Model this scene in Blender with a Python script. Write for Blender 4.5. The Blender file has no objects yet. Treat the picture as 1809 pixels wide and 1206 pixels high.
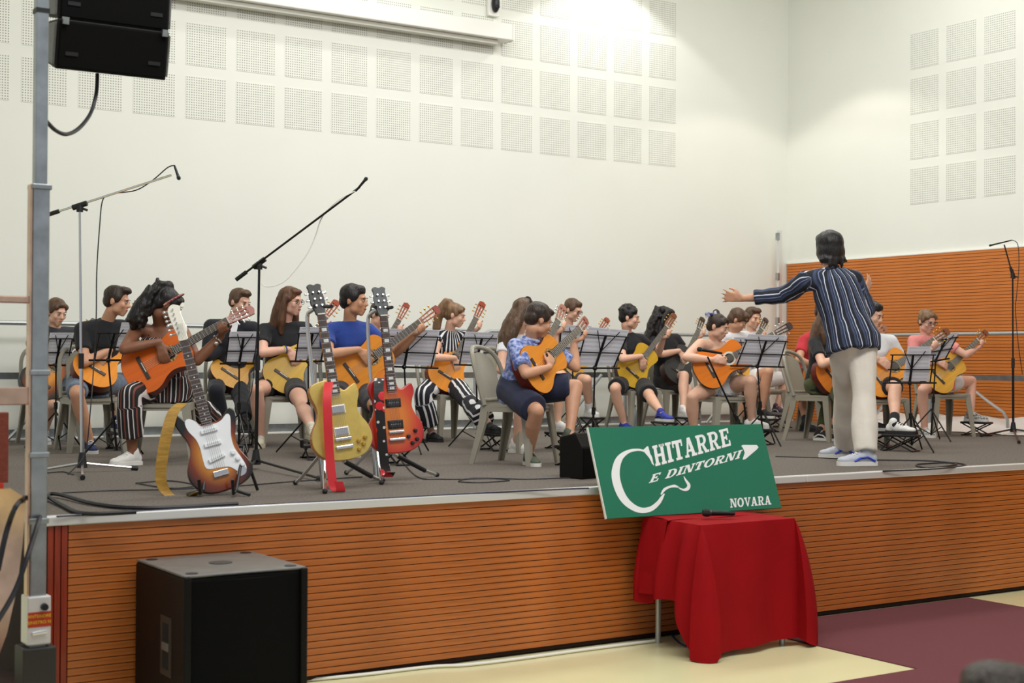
import bpy, bmesh, math, random
import numpy as np
from mathutils import Vector, Matrix, Quaternion

# ------------------------------------------------------------------ camera, light, exposure
PI = math.pi
rng = random.Random(7)
COL = bpy.context.scene.collection
CAMPOS = Vector((-1.86228, -6.866685, 1.68))
YAW, PITCH, ROLL, FPX = .5791, .0122, .0053, 2558.6
IW, IH = 1809, 1206
FW = Vector((math.sin(YAW)*math.cos(PITCH), math.cos(YAW)*math.cos(PITCH), math.sin(PITCH)))
_r = Vector((math.cos(YAW), -math.sin(YAW), 0)); _u = _r.cross(FW)
RT = _r*math.cos(ROLL)+_u*math.sin(ROLL); UP = -_r*math.sin(ROLL)+_u*math.cos(ROLL)
cam = bpy.data.cameras.new('camera'); camo = bpy.data.objects.new('camera', cam); COL.objects.link(camo)
camo.matrix_world = Matrix(((RT.x, UP.x, -FW.x, CAMPOS.x), (RT.y, UP.y, -FW.y, CAMPOS.y), (RT.z, UP.z, -FW.z, CAMPOS.z), (0, 0, 0, 1)))
cam.sensor_width = 36; cam.lens = FPX/IW*36; cam.clip_end = 100
cam.dof.use_dof = True; cam.dof.focus_distance = 11.0; cam.dof.aperture_fstop = 3.2
sc = bpy.context.scene; sc.camera = camo
sc.view_settings.view_transform = 'Standard'; sc.view_settings.look = 'None'
sc.view_settings.gamma = 1; sc.view_settings.use_curve_mapping = False
sc.view_settings.exposure = 0.19
HS, DB, RX = .9287, 6.6015, 11.12      # stage height, back wall y, right wall x
CEIL = 7.2

w = bpy.data.worlds.new('hall_ambient'); sc.world = w; w.use_nodes = True
w.node_tree.nodes['Background'].inputs[0].default_value = (.92, .96, 1.0, 1)
w.node_tree.nodes['Background'].inputs[1].default_value = .42

def lamp(name, typ, loc, power, color=(1, .995, .985), size=1, size_y=None, target=None, **k):
    l = bpy.data.lights.new(name, typ); l.energy = power; l.color = color
    if typ == 'AREA':
        l.size = size
        if size_y: l.shape = 'RECTANGLE'; l.size_y = size_y
    for a, b in k.items(): setattr(l, a, b)
    o = bpy.data.objects.new(name, l); COL.objects.link(o); o.location = loc
    if target is not None:
        o.rotation_euler = (Vector(target)-Vector(loc)).to_track_quat('-Z', 'Y').to_euler()
    return o
# rows of ceiling lights over the stage and over the hall
lamp('ceiling_light', 'AREA', (6.0, 3.0, 7.0), 225, size=8, size_y=1.2, target=(6.0, 3.0, 0))
lamp('ceiling_light', 'AREA', (2.5, -3.0, 6.8), 360, size=7, size_y=1.6, target=(4.0, 2.0, 0.8))
# downlights washing the back and the right wall
lamp('downlight', 'SPOT', (8.2, 6.0, 6.34), 62, (1, .99, .95), spot_size=math.radians(120), spot_blend=.12, shadow_soft_size=.08, target=(8.2, 6.0, 0))
lamp('downlight', 'SPOT', (4.6, 5.2, 7.0), 70, (1, .99, .97), spot_size=math.radians(110), spot_blend=.5, shadow_soft_size=.08, target=(4.6, 5.4, 0))
lamp('downlight', 'SPOT', (10.0, 5.2, 5.55), 26, (1, .96, .84), spot_size=math.radians(120), spot_blend=.15, shadow_soft_size=.1, target=(10.0, 5.2, 0))

# ------------------------------------------------------------------ helpers
def ray(x, y): return FW + RT*((x-IW/2)/FPX) - UP*((y-IH/2)/FPX)
def at(x, y, d): return CAMPOS + ray(x, y)*d                     # point seen at (x, y), d metres deep
def onz(x, y, z=HS): r = ray(x, y); return CAMPOS + r*((z-CAMPOS.z)/r.z)
def ony(x, y, Y): r = ray(x, y); return CAMPOS + r*((Y-CAMPOS.y)/r.y)
def onx(x, y, X): r = ray(x, y); return CAMPOS + r*((X-CAMPOS.x)/r.x)
def dep(p): return (Vector(p)-CAMPOS).dot(FW)
def proj(p):
    d = Vector(p)-CAMPOS; z = d.dot(FW); return (IW/2+FPX*d.dot(RT)/z, IH/2-FPX*d.dot(UP)/z)
RH = Vector((RT.x, RT.y, 0)).normalized(); AH = Vector((FW.x, FW.y, 0)).normalized()   # picture right and away, level

class MB:
    "collects shapes of one mesh"
    def __init__(s): s.v = []; s.f = []; s.M = Matrix()
    def add(s, vs, fs):
        n = len(s.v); s.v += [tuple(s.M @ Vector(q)) for q in vs]; s.f += [tuple(i+n for i in f) for f in fs]; return s
    def box(s, lo, hi, M=None):
        x0, y0, z0 = lo; x1, y1, z1 = hi
        vs = [(x0,y0,z0),(x1,y0,z0),(x1,y1,z0),(x0,y1,z0),(x0,y0,z1),(x1,y0,z1),(x1,y1,z1),(x0,y1,z1)]
        if M is not None: vs = [tuple(M @ Vector(q)) for q in vs]
        return s.add(vs, [(0,3,2,1),(4,5,6,7),(0,1,5,4),(1,2,6,5),(2,3,7,6),(3,0,4,7)])
    def bar(s, a, b, w, h, upv=(0, 0, 1)):
        a, b = Vector(a), Vector(b); d = (b-a); L = d.length; d.normalize(); u = Vector(upv)
        x = d.cross(u)
        if x.length < 1e-4: x = d.cross(Vector((1, 0, 0)))
        x.normalize(); y = x.cross(d)
        M = Matrix((( x.x, y.x, d.x, a.x), (x.y, y.y, d.y, a.y), (x.z, y.z, d.z, a.z), (0, 0, 0, 1)))
        return s.box((-w/2, -h/2, 0), (w/2, h/2, L), M)
    def tube(s, pts, r, n=8, cap=True, closed=False, flat=None):
        pts = [Vector(p) for p in pts]; k = len(pts); rs = r if isinstance(r, (list, tuple)) else [r]*k
        vs = []; fs = []; prev = None
        for i, p in enumerate(pts):
            if closed: d = pts[(i+1) % k]-pts[i-1]
            else: d = pts[min(i+1, k-1)]-pts[max(i-1, 0)]
            d.normalize()
            if prev is None:
                x = d.cross(Vector((0, 0, 1)))
                if x.length < .05: x = d.cross(Vector((0, 1, 0)))
            else: x = prev - d*prev.dot(d)
            x.normalize(); prev = x; y = d.cross(x)
            for j in range(n):
                a = 2*PI*j/n; vs.append(tuple(p + x*(math.cos(a)*rs[i]) + y*(math.sin(a)*rs[i]*(flat or 1))))
        m = k if closed else k-1
        for i in range(m):
            for j in range(n):
                a = i*n+j; b = i*n+(j+1) % n; c = ((i+1) % k)*n+(j+1) % n; e = ((i+1) % k)*n+j
                fs.append((a, b, c, e))
        if cap and not closed:
            fs.append(tuple(reversed(range(n)))); fs.append(tuple(range((k-1)*n, k*n)))
        return s.add(vs, fs)
    def cyl(s, a, b, r0, r1=None, n=12): return s.tube([a, b], [r0, r0 if r1 is None else r1], n)
    def ball(s, c, r, n=10, m=7, R=None):
        rx, ry, rz = r if isinstance(r, (list, tuple)) else (r, r, r); vs = []; fs = []; c = Vector(c)
        vs.append((0, 0, -rz))
        for i in range(1, m):
            t = -PI/2+PI*i/m
            for j in range(n): vs.append((rx*math.cos(t)*math.cos(2*PI*j/n), ry*math.cos(t)*math.sin(2*PI*j/n), rz*math.sin(t)))
        vs.append((0, 0, rz)); L = len(vs)-1
        if R is not None: vs = [tuple(R @ Vector(q)) for q in vs]
        vs = [tuple(Vector(q)+c) for q in vs]
        for j in range(n):
            fs.append((0, 1+(j+1) % n, 1+j)); fs.append((L, L-n+j, L-n+(j+1) % n))
        for i in range(m-2):
            for j in range(n):
                a = 1+i*n+j; b = 1+i*n+(j+1) % n; fs.append((a, b, b+n, a+n))
        return s.add(vs, fs)
    def prism(s, pts, z0, z1, M=None):
        k = len(pts); vs = [(p[0], p[1], z0) for p in pts]+[(p[0], p[1], z1) for p in pts]
        if M is not None: vs = [tuple(M @ Vector(q)) for q in vs]
        return s.add(vs, [tuple(reversed(range(k))), tuple(range(k, 2*k))]+[(i, (i+1) % k, k+(i+1) % k, k+i) for i in range(k)])
    def lathe(s, prof, n=16, M=None):
        k = len(prof); vs = [(r*math.cos(2*PI*j/n), r*math.sin(2*PI*j/n), z) for r, z in prof for j in range(n)]
        if M is not None: vs = [tuple(M @ Vector(q)) for q in vs]
        fs = [(i*n+j, i*n+(j+1) % n, (i+1)*n+(j+1) % n, (i+1)*n+j) for i in range(k-1) for j in range(n)]
        return s.add(vs, fs+[tuple(reversed(range(n))), tuple(range((k-1)*n, k*n))])
    def mesh(s, name, smooth=False, off=None, recalc=True):
        m = bpy.data.meshes.new(name)
        v = s.v if off is None else [(a[0]-off[0], a[1]-off[1], a[2]-off[2]) for a in s.v]
        m.from_pydata(v, [], s.f)
        if recalc:
            b = bmesh.new(); b.from_mesh(m); bmesh.ops.recalc_face_normals(b, faces=b.faces); b.to_mesh(m); b.free()
        if smooth:
            m.polygons.foreach_set('use_smooth', [True]*len(m.polygons))
            try: m.set_sharp_from_angle(angle=math.radians(40))
            except Exception: pass
        m.update(); return m
    def build(s, name, mat, parent=None, smooth=False, off=None, bevel=0, **k):
        m = s.mesh(name, smooth, off)
        if bevel: bevel_mesh(m, bevel)
        return obj(name, m, mat, parent, **k)

def bevel_mesh(m, w, seg=2):
    b = bmesh.new(); b.from_mesh(m); bmesh.ops.remove_doubles(b, verts=b.verts, dist=1e-5)
    bmesh.ops.bevel(b, geom=[e for e in b.edges if e.is_manifold and e.calc_face_angle(0) > .5], offset=w, segments=seg, affect='EDGES', profile=.5, clamp_overlap=True)
    b.to_mesh(m); b.free()

def obj(name, mesh, mat=None, parent=None, label=None, cat=None, group=None, kind=None, loc=None, rot=None):
    o = bpy.data.objects.new(name, mesh); COL.objects.link(o)
    if mat is not None and mesh is not None and not mesh.materials:
        for mm in (mat if isinstance(mat, (list, tuple)) else [mat]): mesh.materials.append(mm)
    if parent: o.parent = parent
    if loc is not None: o.location = loc
    if rot is not None: o.rotation_euler = rot
    return tag(o, label, cat, group, kind)
def tag(o, label=None, cat=None, group=None, kind=None):
    for k, v in (('label', label), ('category', cat), ('group', group), ('kind', kind)):
        if v: o[k] = v
    return o
def thing(name, label, cat, loc=(0, 0, 0), rotz=0, group=None):
    o = bpy.data.objects.new(name, None); COL.objects.link(o); o.location = loc; o.rotation_euler = (0, 0, rotz)
    o.empty_display_size = .1
    return tag(o, label, cat, group)
def copy_tree(o, parent=None, **k):
    c = o.copy(); COL.objects.link(c); c.parent = parent
    for ch in list(o.children): copy_tree(ch, c)
    return tag(c, **k)
def spline(pts, n=6, closed=False):
    "Catmull-Rom through the points"
    P = [Vector(p) for p in pts]; k = len(P); out = []
    for i in range(k if closed else k-1):
        if closed: a, b, c, d = P[i-1], P[i], P[(i+1) % k], P[(i+2) % k]
        else: a, b, c, d = P[max(i-1, 0)], P[i], P[i+1], P[min(i+2, k-1)]
        for j in range(n):
            t = j/n; out.append(.5*((2*b)+(c-a)*t+(2*a-5*b+4*c-d)*t*t+(3*b-a-3*c+d)*t**3))
    if not closed: out.append(P[-1])
    return out

# ------------------------------------------------------------------ materials
def s2l(c): return tuple(((x/255)/12.92 if x/255 <= .04045 else ((x/255+.055)/1.055)**2.4) for x in c)
MC = {}
def mat(name, rgb, rough=.6, metal=0, vary=0, vscale=8, bump=0, bscale=60, stretch=None, spec=.5, coat=0, rgb2=None, detail=4, sheen=0, trans=0):
    if name in MC: return MC[name]
    m = bpy.data.materials.new(name); m.use_nodes = True; nt = m.node_tree; N = nt.nodes; L = nt.links
    b = N['Principled BSDF']; c = s2l(rgb)+(1,)
    b.inputs['Base Color'].default_value = c; b.inputs['Roughness'].default_value = rough; b.inputs['Metallic'].default_value = metal
    b.inputs['Specular IOR Level'].default_value = spec; b.inputs['Coat Weight'].default_value = coat
    if sheen: b.inputs['Sheen Weight'].default_value = sheen
    if trans: b.inputs['Transmission Weight'].default_value = trans
    if vary or bump or rgb2:
        tc = N.new('ShaderNodeTexCoord'); mp = N.new('ShaderNodeMapping'); L.new(tc.outputs['Object'], mp.inputs['Vector'])
        if stretch: mp.inputs['Scale'].default_value = stretch
    if vary or rgb2:
        n = N.new('ShaderNodeTexNoise'); n.inputs['Scale'].default_value = vscale; n.inputs['Detail'].default_value = detail
        L.new(mp.outputs[0], n.inputs['Vector'])
        cr = N.new('ShaderNodeValToRGB'); e = cr.color_ramp.elements
        if rgb2: e[0].color = s2l(rgb2)+(1,); e[1].color = c; e[0].position = .38; e[1].position = .62
        else:
            e[0].color = tuple(x*(1-vary) for x in c[:3])+(1,); e[1].color = tuple(min(1, x*(1+vary)) for x in c[:3])+(1,); e[0].position = .3; e[1].position = .7
        L.new(n.outputs['Fac'], cr.inputs['Fac']); L.new(cr.outputs['Color'], b.inputs['Base Color'])
    if bump:
        n2 = N.new('ShaderNodeTexNoise'); n2.inputs['Scale'].default_value = bscale; n2.inputs['Detail'].default_value = 3
        L.new(mp.outputs[0], n2.inputs['Vector'])
        bp = N.new('ShaderNodeBump'); bp.inputs['Strength'].default_value = bump; bp.inputs['Distance'].default_value = .01
        L.new(n2.outputs['Fac'], bp.inputs['Height']); L.new(bp.outputs[0], b.inputs['Normal'])
    MC[name] = m; return m
def nodemat(name, rough=.6, metal=0, spec=.5):
    m = bpy.data.materials.new(name); m.use_nodes = True; b = m.node_tree.nodes['Principled BSDF']
    b.inputs['Roughness'].default_value = rough; b.inputs['Metallic'].default_value = metal; b.inputs['Specular IOR Level'].default_value = spec
    MC[name] = m; return m, m.node_tree.nodes, m.node_tree.links, b
def mth(N, L, op, a, b=None, c=None):
    n = N.new('ShaderNodeMath'); n.operation = op
    for i, x in enumerate((a, b, c)):
        if x is None: continue
        if isinstance(x, (int, float)): n.inputs[i].default_value = x
        else: L.new(x, n.inputs[i])
    return n.outputs[0]
def mix(N, L, fac, a, b):
    n = N.new('ShaderNodeMix'); n.data_type = 'RGBA'
    L.new(fac, n.inputs['Factor'])
    for i, x in ((6, a), (7, b)):
        if isinstance(x, tuple): n.inputs[i].default_value = s2l(x)+(1,)
        else: L.new(x, n.inputs[i])
    return n.outputs[2]

WALL = mat('cream_plaster', (235, 236, 227), .75, vary=.015, vscale=1.2, bump=.03, bscale=120)
WHITE = mat('white_paint', (240, 239, 232), .45)
FLOOR = mat('cream_vinyl', (234, 230, 182), .22, vary=.03, vscale=2)
RUNNER = mat('wine_carpet', (104, 38, 46), .95, vary=.22, vscale=160, bump=.5, bscale=300, sheen=.1)
STCARP = mat('taupe_carpet', (108, 100, 92), .95, vary=.38, vscale=70, bump=.6, bscale=260)
ALU = mat('brushed_aluminium', (226, 226, 224), .35, .45, bump=.05, bscale=200)
GALV = mat('galvanised_steel', (168, 174, 178), .32, .95, vary=.16, vscale=14, bump=.05, bscale=40)
CHROME = mat('chrome_tube', (215, 215, 218), .15, 1)
RAIL = mat('grey_painted_rail', (178, 182, 182), .35, .6)
WOOD = mat('cherry_veneer', (180, 102, 46), .33, vary=.22, vscale=6, stretch=(.5, 8, 14), coat=.1, bump=.02, bscale=40)
WOOD2 = mat('orange_veneer', (204, 118, 48), .45, vary=.18, vscale=6, stretch=(8, .6, 14))
REDWOOD = mat('red_stained_wood', (140, 46, 20), .3, vary=.25, vscale=5, stretch=(14, 14, .8), coat=.15)
GROOVE = mat('groove_backing_black', (38, 18, 8), .9)  # dark backing behind the slats, also the stage core
BLACK = mat('black_plastic', (22, 22, 24), .45)
BLKMET = mat('black_metal', (20, 20, 22), .35, .3)
BLKCAB = mat('black_cabinet_paint', (17, 15, 13), .5, bump=.15, bscale=400, spec=.2)
GREYTOP = mat('worn_grey_paint', (105, 105, 102), .35, vary=.1, vscale=9)
RUBBER = mat('black_rubber', (26, 26, 28), .6)
CABLE = mat('black_cable', (24, 25, 32), .5)
CHAIRP = mat('taupe_plastic', (152, 147, 132), .35, vary=.03, vscale=4)
PAPER = mat('sheet_paper', (205, 204, 208), .8)
GREEN = mat('sign_green', (22, 112, 84), .38, vary=.03, vscale=3)
LETTER = mat('white_print', (236, 238, 236), .4)
REDCLOTH = mat('red_cloth', (150, 10, 18), .8, vary=.06, vscale=5, bump=.05, bscale=300, spec=.15)

# ------------------------------------------------------------------ the setting
def slab(name, lo, hi, m, **k): return MB().box(lo, hi).build(name, m, kind='structure', **k)
slab('floor', (-12, -12, -.1), (RX, 8, 0), FLOOR)
slab('wall_back', (-12, DB, 0), (RX+.3, DB+.2, CEIL), WALL)
slab('wall_right', (RX, -12, 0), (RX+.2, DB, CEIL), WALL)
slab('ceiling', (-3, -6, CEIL), (RX+.2, DB+.2, CEIL+.1), WALL)
wall_back = bpy.data.objects['wall_back']; wall_right = bpy.data.objects['wall_right']

# perforated acoustic squares on both walls
PT, TW = .51954, .41244
pm, N, L, b = nodemat('perforated_plaster', .75)
tc = N.new('ShaderNodeTexCoord'); sp = N.new('ShaderNodeSeparateXYZ'); L.new(tc.outputs['Object'], sp.inputs[0])
k = 17/TW
u = mth(N, L, 'SUBTRACT', mth(N, L, 'FRACT', mth(N, L, 'MULTIPLY', sp.outputs[0], k)), .5)
v = mth(N, L, 'SUBTRACT', mth(N, L, 'FRACT', mth(N, L, 'MULTIPLY', sp.outputs[2], k)), .5)
hole = mth(N, L, 'LESS_THAN', mth(N, L, 'MAXIMUM', mth(N, L, 'ABSOLUTE', u), mth(N, L, 'ABSOLUTE', v)), .23)
L.new(mix(N, L, hole, (235, 236, 227), (158, 158, 148)), b.inputs['Base Color'])
tm = MB().box((0, 0, 0), (TW, .006, TW)).mesh('perforated_square'); tm.materials.append(pm)
for i in range(-2, 15):
    for j in range(0, 5): obj('perforated_square', tm, None, wall_back, loc=(1.59+i*PT, DB-.004, 4.0002+j*PT))
for i in range(3):
    for j in range(4): obj('perforated_square', tm, None, wall_right, loc=(RX-.004, 4.5996-i*PT, 3.4859+j*PT), rot=(0, 0, -PI/2))

# stage: core, carpeted deck, aluminium nosing, slatted front, red end boards
slab('floor_stage', (0, .03, 0), (RX, DB, HS-.02), GROOVE)
st = slab('floor_stage_carpet', (0, .02, HS-.02), (RX, DB, HS), STCARP)
st.name = 'floor_carpet'
MB().box((0, -.03, HS-.04), (4.9, .03, HS+.006)).build('trim_1', ALU, kind='structure', bevel=.006)
MB().box((4.903, -.03, HS-.04), (RX, .03, HS+.006)).build('trim_2', ALU, kind='structure', bevel=.006)
MB().box((-.012, -.028, HS-.038), (0, .03, HS+.004)).build('trim_3', BLACK, kind='structure')
front = MB().box((.13, .005, .01), (RX, .03, HS-.04)).build('wall_stage_front', GROOVE, kind='structure')
PSL = .0356; z = HS-.042; i = 0
sm = MB().box((.132, -.012, 0), (RX-.002, .006, PSL-.0045)).mesh('slat'); sm.materials.append(WOOD)
while z-PSL > .0:
    obj('slat', sm, None, front, loc=(0, 0, z-PSL+.0045)); z -= PSL
for i in range(4):
    MB().box((i*.0325+.001, -.016, .01), (i*.0325+.0295, .03, HS-.042)).build('trim_%d' % (4+i), REDWOOD, kind='structure', bevel=.002)
MB().box((-.004, -.004, .01), (0, .2, HS-.042)).build('wall_stage_side', REDWOOD, kind='structure')
# slatted wood panel on the right wall
PTOP = 2.9012
pan = MB().box((RX-.02, -6, HS-.9), (RX-.004, DB-.02, PTOP)).build('wall_panel', GROOVE, kind='structure')
sm = MB().box((RX-.032, -6, 0), (RX-.02, DB-.02, PSL-.005)).mesh('slat'); sm.materials.append(WOOD2)
z = PTOP
while z > HS-.03:
    obj('slat', sm, None, pan, loc=(0, 0, z-PSL+.005)); z -= PSL
MB().box((RX-.036, -6, PTOP), (RX-.003, DB-.01, PTOP+.012)).build('trim_8', WHITE, kind='structure')
MB().box((-6, DB-.02, HS), (RX-.05, DB, HS+.09)).build('baseboard_back', GALV, kind='structure')
MB().box((-6, DB-.16, HS), (RX-.05, DB-.02, HS+.012)).build('trim_9', WHITE, kind='structure')
# wine-red carpet runners on the hall floor
MB().box((4.33, -1.455, 0), (6.5, -.02, .006)).build('floor_runner', RUNNER, kind='structure')
MB().box((-2, -4.2, 0), (RX, -1.455, .006)).build('floor_runner_cross', RUNNER, kind='structure')

# ------------------------------------------------------------------ railing around the stage
def rail_section(a, b, label, brace=None):
    a, b = Vector(a), Vector(b); d = (b-a).normalized(); Lr = (b-a).length
    t = thing('guard_rail', label, 'railing', a, math.atan2(d.y, d.x), 'guard rail sections along the stage edge')
    zt = 1.05; r = .12
    top = [(0, 0, 0), (0, 0, zt-r)]+[(r-r*math.cos(q), 0, zt-r+r*math.sin(q)) for q in (PI/8, PI/4, 3*PI/8)]+[(r, 0, zt), (Lr-r, 0, zt)]+[(Lr-r+r*math.sin(q), 0, zt-r+r*math.cos(q)) for q in (PI/8, PI/4, 3*PI/8)]+[(Lr, 0, zt-r), (Lr, 0, 0)]
    MB().tube(top, .021, 8).build('tube_frame', RAIL, t, smooth=True)
    MB().box((.0, -.012, .55), (Lr, .012, .61)).build('mid_bar', GALV, t)
    MB().tube([(.35, -.02, .58), (.75, -.02, .33), (.95, -.02, .22), (1.0, -.02, .14), (1.0, -.02, 0)], .016, 8).build('brace', RAIL, t, smooth=True)
    MB().tube([(Lr-.35, -.02, .58), (Lr-.8, -.02, .1), (Lr-.9, -.02, 0)], .016, 8).build('brace', RAIL, t, smooth=True)
    for x in (.0, Lr):
        MB().box((x-.05, -.05, 0), (x+.05, .05, .012)).build('foot_plate', GALV, t)
yb = DB-.3
for (x0, x1, lab) in [(.1, 2.3, 'grey steel guard rail behind the metal mast'), (2.38, 4.3, 'grey steel guard rail behind the player in the suit'),
                 (4.4, 6.28, 'grey steel guard rail behind the player in blue'), (6.36, 8.3, 'grey steel guard rail behind the floral shirt player'),
                 (8.4, 10.4, 'grey steel guard rail behind the hair bow player')]:
    rail_section((x0, yb, HS), (x1, yb, HS), lab)
rail_section((RX-.3, 6.0, HS), (RX-.3, 4.05, HS), 'grey steel guard rail behind the conductor by the slatted wall')
rail_section((RX-.3, 4.0, HS), (RX-.3, 1.6, HS), 'grey steel guard rail at far right behind the microphone stand')
# upright in the far corner
p = ony(1377, 407, DB-.2); t = thing('corner_upright', 'tall aluminium upright with clamps in the far corner of the stage', 'pole', (p.x, p.y, HS))
MB().box((-.028, -.02, 0), (.028, .02, p.z-HS)).build('profile', ALU, t, bevel=.004)
for zz in (.35, 1.2, 1.75, 2.25): MB().box((-.05, -.03, zz), (-.02, .02, zz+.09)).build('clamp', GALV, t, bevel=.004)
# white sheet lying along the right wall
m = MB(); n = 40; vs = []; fs = []
for i in range(n+1):
    y = 5.0-3.6*i/n
    for (dx, zz) in ((0, .19), (-.08, .17), (-.2, .1), (-.42, .02), (-.6, .006)):
        vs.append((RX-.06+dx*(1+.12*math.sin(i*1.3)), y, HS+zz*.8*(1+.10*math.sin(i*.9+dx*20))+.004))
for i in range(n):
    for j in range(4): a = i*5+j; fs.append((a, a+5, a+6, a+1))
m.add(vs, fs).build('plastic_sheet', mat('white_sheet', (226, 226, 222), .35), smooth=True, label='crumpled white sheet lying along the slatted wall on stage', cat='sheet')

# ------------------------------------------------------------------ projector screen, wall device, hanging speakers
t = thing('projector_screen', 'long white projector screen case high on the back wall', 'screen', (0, DB, 5.17))
x1 = ony(900, 60, DB-.14).x
MB().box((2.2, -.22, 0), (x1, -.045, .17)).build('housing', WHITE, t, bevel=.01)
MB().box((2.2, -.15, -.05), (x1-.15, -.06, 0)).build('bottom_bar', mat('screen_bar_grey', (206, 205, 195), .5), t, bevel=.006)
MB().box((x1-.006, -.225, -.006), (x1+.012, -.04, .176)).build('end_cap', WHITE, t, bevel=.004)
MB().box((x1-.3, -.046, .02), (x1-.2, -.012, .15)).build('bracket', WHITE, t)
p = ony(873, 12, DB-.06); t = thing('wall_camera', 'small black camera on a white bracket above the screen case', 'camera', p)
MB().box((-.07, .0, -.1), (.07, .05, .16)).build('bracket', WHITE, t, bevel=.008)
MB().ball((0, -.03, .03), (.045, .05, .1), 14, 10).build('housing', BLACK, t, smooth=True)
MB().cyl((0, -.06, -.01), (0, -.085, -.015), .022, .02, 14).build('lens', mat('lens_glass', (30, 34, 44), .08), t, smooth=True)
GRILLE = mat('speaker_grille', (12, 12, 12), .8, bump=.4, bscale=900, spec=.1)
SIDEG = mat('speaker_side_grey', (96, 96, 94), .4, vary=.2, vscale=60)
def line_box(loc, tilt, label):
    t = thing('line_array_speaker', label, 'loudspeaker', loc, 0, 'hanging line array speakers'); t.rotation_euler = (tilt, 0, math.radians(-1))
    a = .27; hh = .118
    prof = [(-.0, -hh), (-.0, hh), (.30, hh*.72), (.30, -hh*.72)]     # y, z
    vs = [(sx*a, y, z) for sx in (-1, 1) for y, z in prof]
    MB().add(vs, [(0, 1, 2, 3), (7, 6, 5, 4), (0, 4, 5, 1), (1, 5, 6, 2), (2, 6, 7, 3), (3, 7, 4, 0)]).build('cabinet', BLKCAB, t, bevel=.006)
    MB().box((-a+.012, -.014, -hh+.012), (a-.012, .002, hh-.012)).build('grille', GRILLE, t, bevel=.004)
    for sx in (-1, 1):
        MB().prism([(0.01, -hh*.85), (.01, hh*.85), (.28, hh*.62), (.28, -hh*.62)], 0, .012, Matrix(((0, 0, 1, sx*a-(.012 if sx < 0 else 0)), (1, 0, 0, 0), (0, 1, 0, 0), (0, 0, 0, 1)))).build('side_plate', SIDEG, t, bevel=.003)
        MB().box((sx*(a-.03)-.014, -.03, hh*.8), (sx*(a-.03)+.014, -.008, hh*1.08)).build('rigging_pin', GALV, t)
        for zz in (-.05,): MB().box((sx*.2-.03, -.018, zz), (sx*.2+.03, -.013, zz+.018)).build('grille_clip', BLACK, t)
    return t
q = at(200, 92, 7.0); line_box((q.x, q.y, q.z+.01), math.radians(13), 'lower black line array speaker hanging beside the metal mast')
q2 = at(204, 6, 7.0); line_box((q2.x, q2.y, q2.z+.012), math.radians(7), 'upper black line array speaker hanging beside the metal mast')
hang = [at(172, 130, 7.1), at(170, 165, 7.08), at(160, 200, 7.0), at(140, 226, 6.8), at(118, 237, 6.6), at(98, 230, 6.45), at(80, 212, 6.3)]
MB().tube(spline(hang, 6), .0095, 8).build('speaker_cable', CABLE, smooth=True, label='black cable hanging in a loop from the line array speaker', cat='cable')

# ------------------------------------------------------------------ lifting mast at the left
d0 = 6.2; p = at(64, 1000, d0); mx, my = p.x, p.y
t = thing('lifting_mast', 'galvanised telescopic lifting mast rising past the left end of the stage', 'mast', (mx, my, 0))
zc = at(64, 330, d0).z
MB().box((-.035, -.035, .2), (.035, .035, zc)).build('lower_tube', GALV, t, bevel=.005)
MB().box((-.026, -.026, zc-.1), (.026, .026, 4.6)).build('upper_tube', GALV, t, bevel=.004)
COPPERY_REFL = mat('steel_coppery_reflection', (216, 182, 160), .25, .9, vary=.2, vscale=9)  # warm reflections on the steel put into a coppery base colour
MB().box((-.046, -.03, .6), (-.036, .02, zc+.01)).build('lit_face_strip', COPPERY_REFL, t, bevel=.002)  # added strip: the lit left face of the mast, painted coppery
for yy, nm in ((330, 'collar'), (803, 'collar'), (919, 'collar'), (658, 'collar')):
    zz = at(64, yy, d0).z; MB().box((-.042, -.042, zz-.012), (.042, .042, zz+.012)).build(nm, GALV, t, bevel=.004)
z1 = at(64, 1050, d0).z; z0 = at(64, 1135, d0).z
MB().box((-.05, -.055, z0), (.05, .05, z1)).build('base_sleeve', ALU, t, bevel=.006)
MB().box((-.07, -.07, 0), (.07, .07, z0-.01)).build('base_column', mat('dark_base', (60, 58, 56), .5, .5), t, bevel=.006)
zs = at(64, 18, d0).z; MB().box((-.029, -.029, zs-.008), (.029, .029, zs+.012)).build('black_band', BLACK, t)
fx = -.0555
def label_text(txt, size, M, m, parent, name='lettering', ext=.0008):
    c = bpy.data.curves.new(name, 'FONT'); c.body = txt; c.size = size; c.extrude = ext; c.align_x = 'CENTER'
    o = bpy.data.objects.new(name, c); COL.objects.link(o); dg = bpy.context.evaluated_depsgraph_get()
    me = bpy.data.meshes.new_from_object(o.evaluated_get(dg)); bpy.data.objects.remove(o); me.transform(M); me.materials.clear()
    return obj(name, me, m, parent)
MF = Matrix(((1, 0, 0, 0), (0, 0, -1, fx), (0, 1, 0, 0), (0, 0, 0, 1)))     # text standing on the front face
zl = at(50, 1090, d0).z
st_ = MB().box((-.048, fx-.0015, zl-.032), (.048, fx, zl+.032)).build('warning_sticker', mat('sticker_red', (176, 52, 20), .5), t)
YEL = mat('sticker_yellow', (236, 196, 40), .5)
label_text('ANTERIORE', .0185, Matrix.Translation((0, -.002, zl+.008)) @ MF, YEL, st_)
label_text('SINISTRO N', .0185, Matrix.Translation((0, -.002, zl-.018)) @ MF, YEL, st_)
MB().cyl((0.02, -.055, z1-.045), (.02, -.075, z1-.045), .016, .014, 14).build('lock_knob', BLACK, t, smooth=True)
MB().tube([(-.03, -.058, z0+.05), (.03, -.058, z0+.055)], .008, 8).build('handle', CHROME, t, smooth=True)
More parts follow.
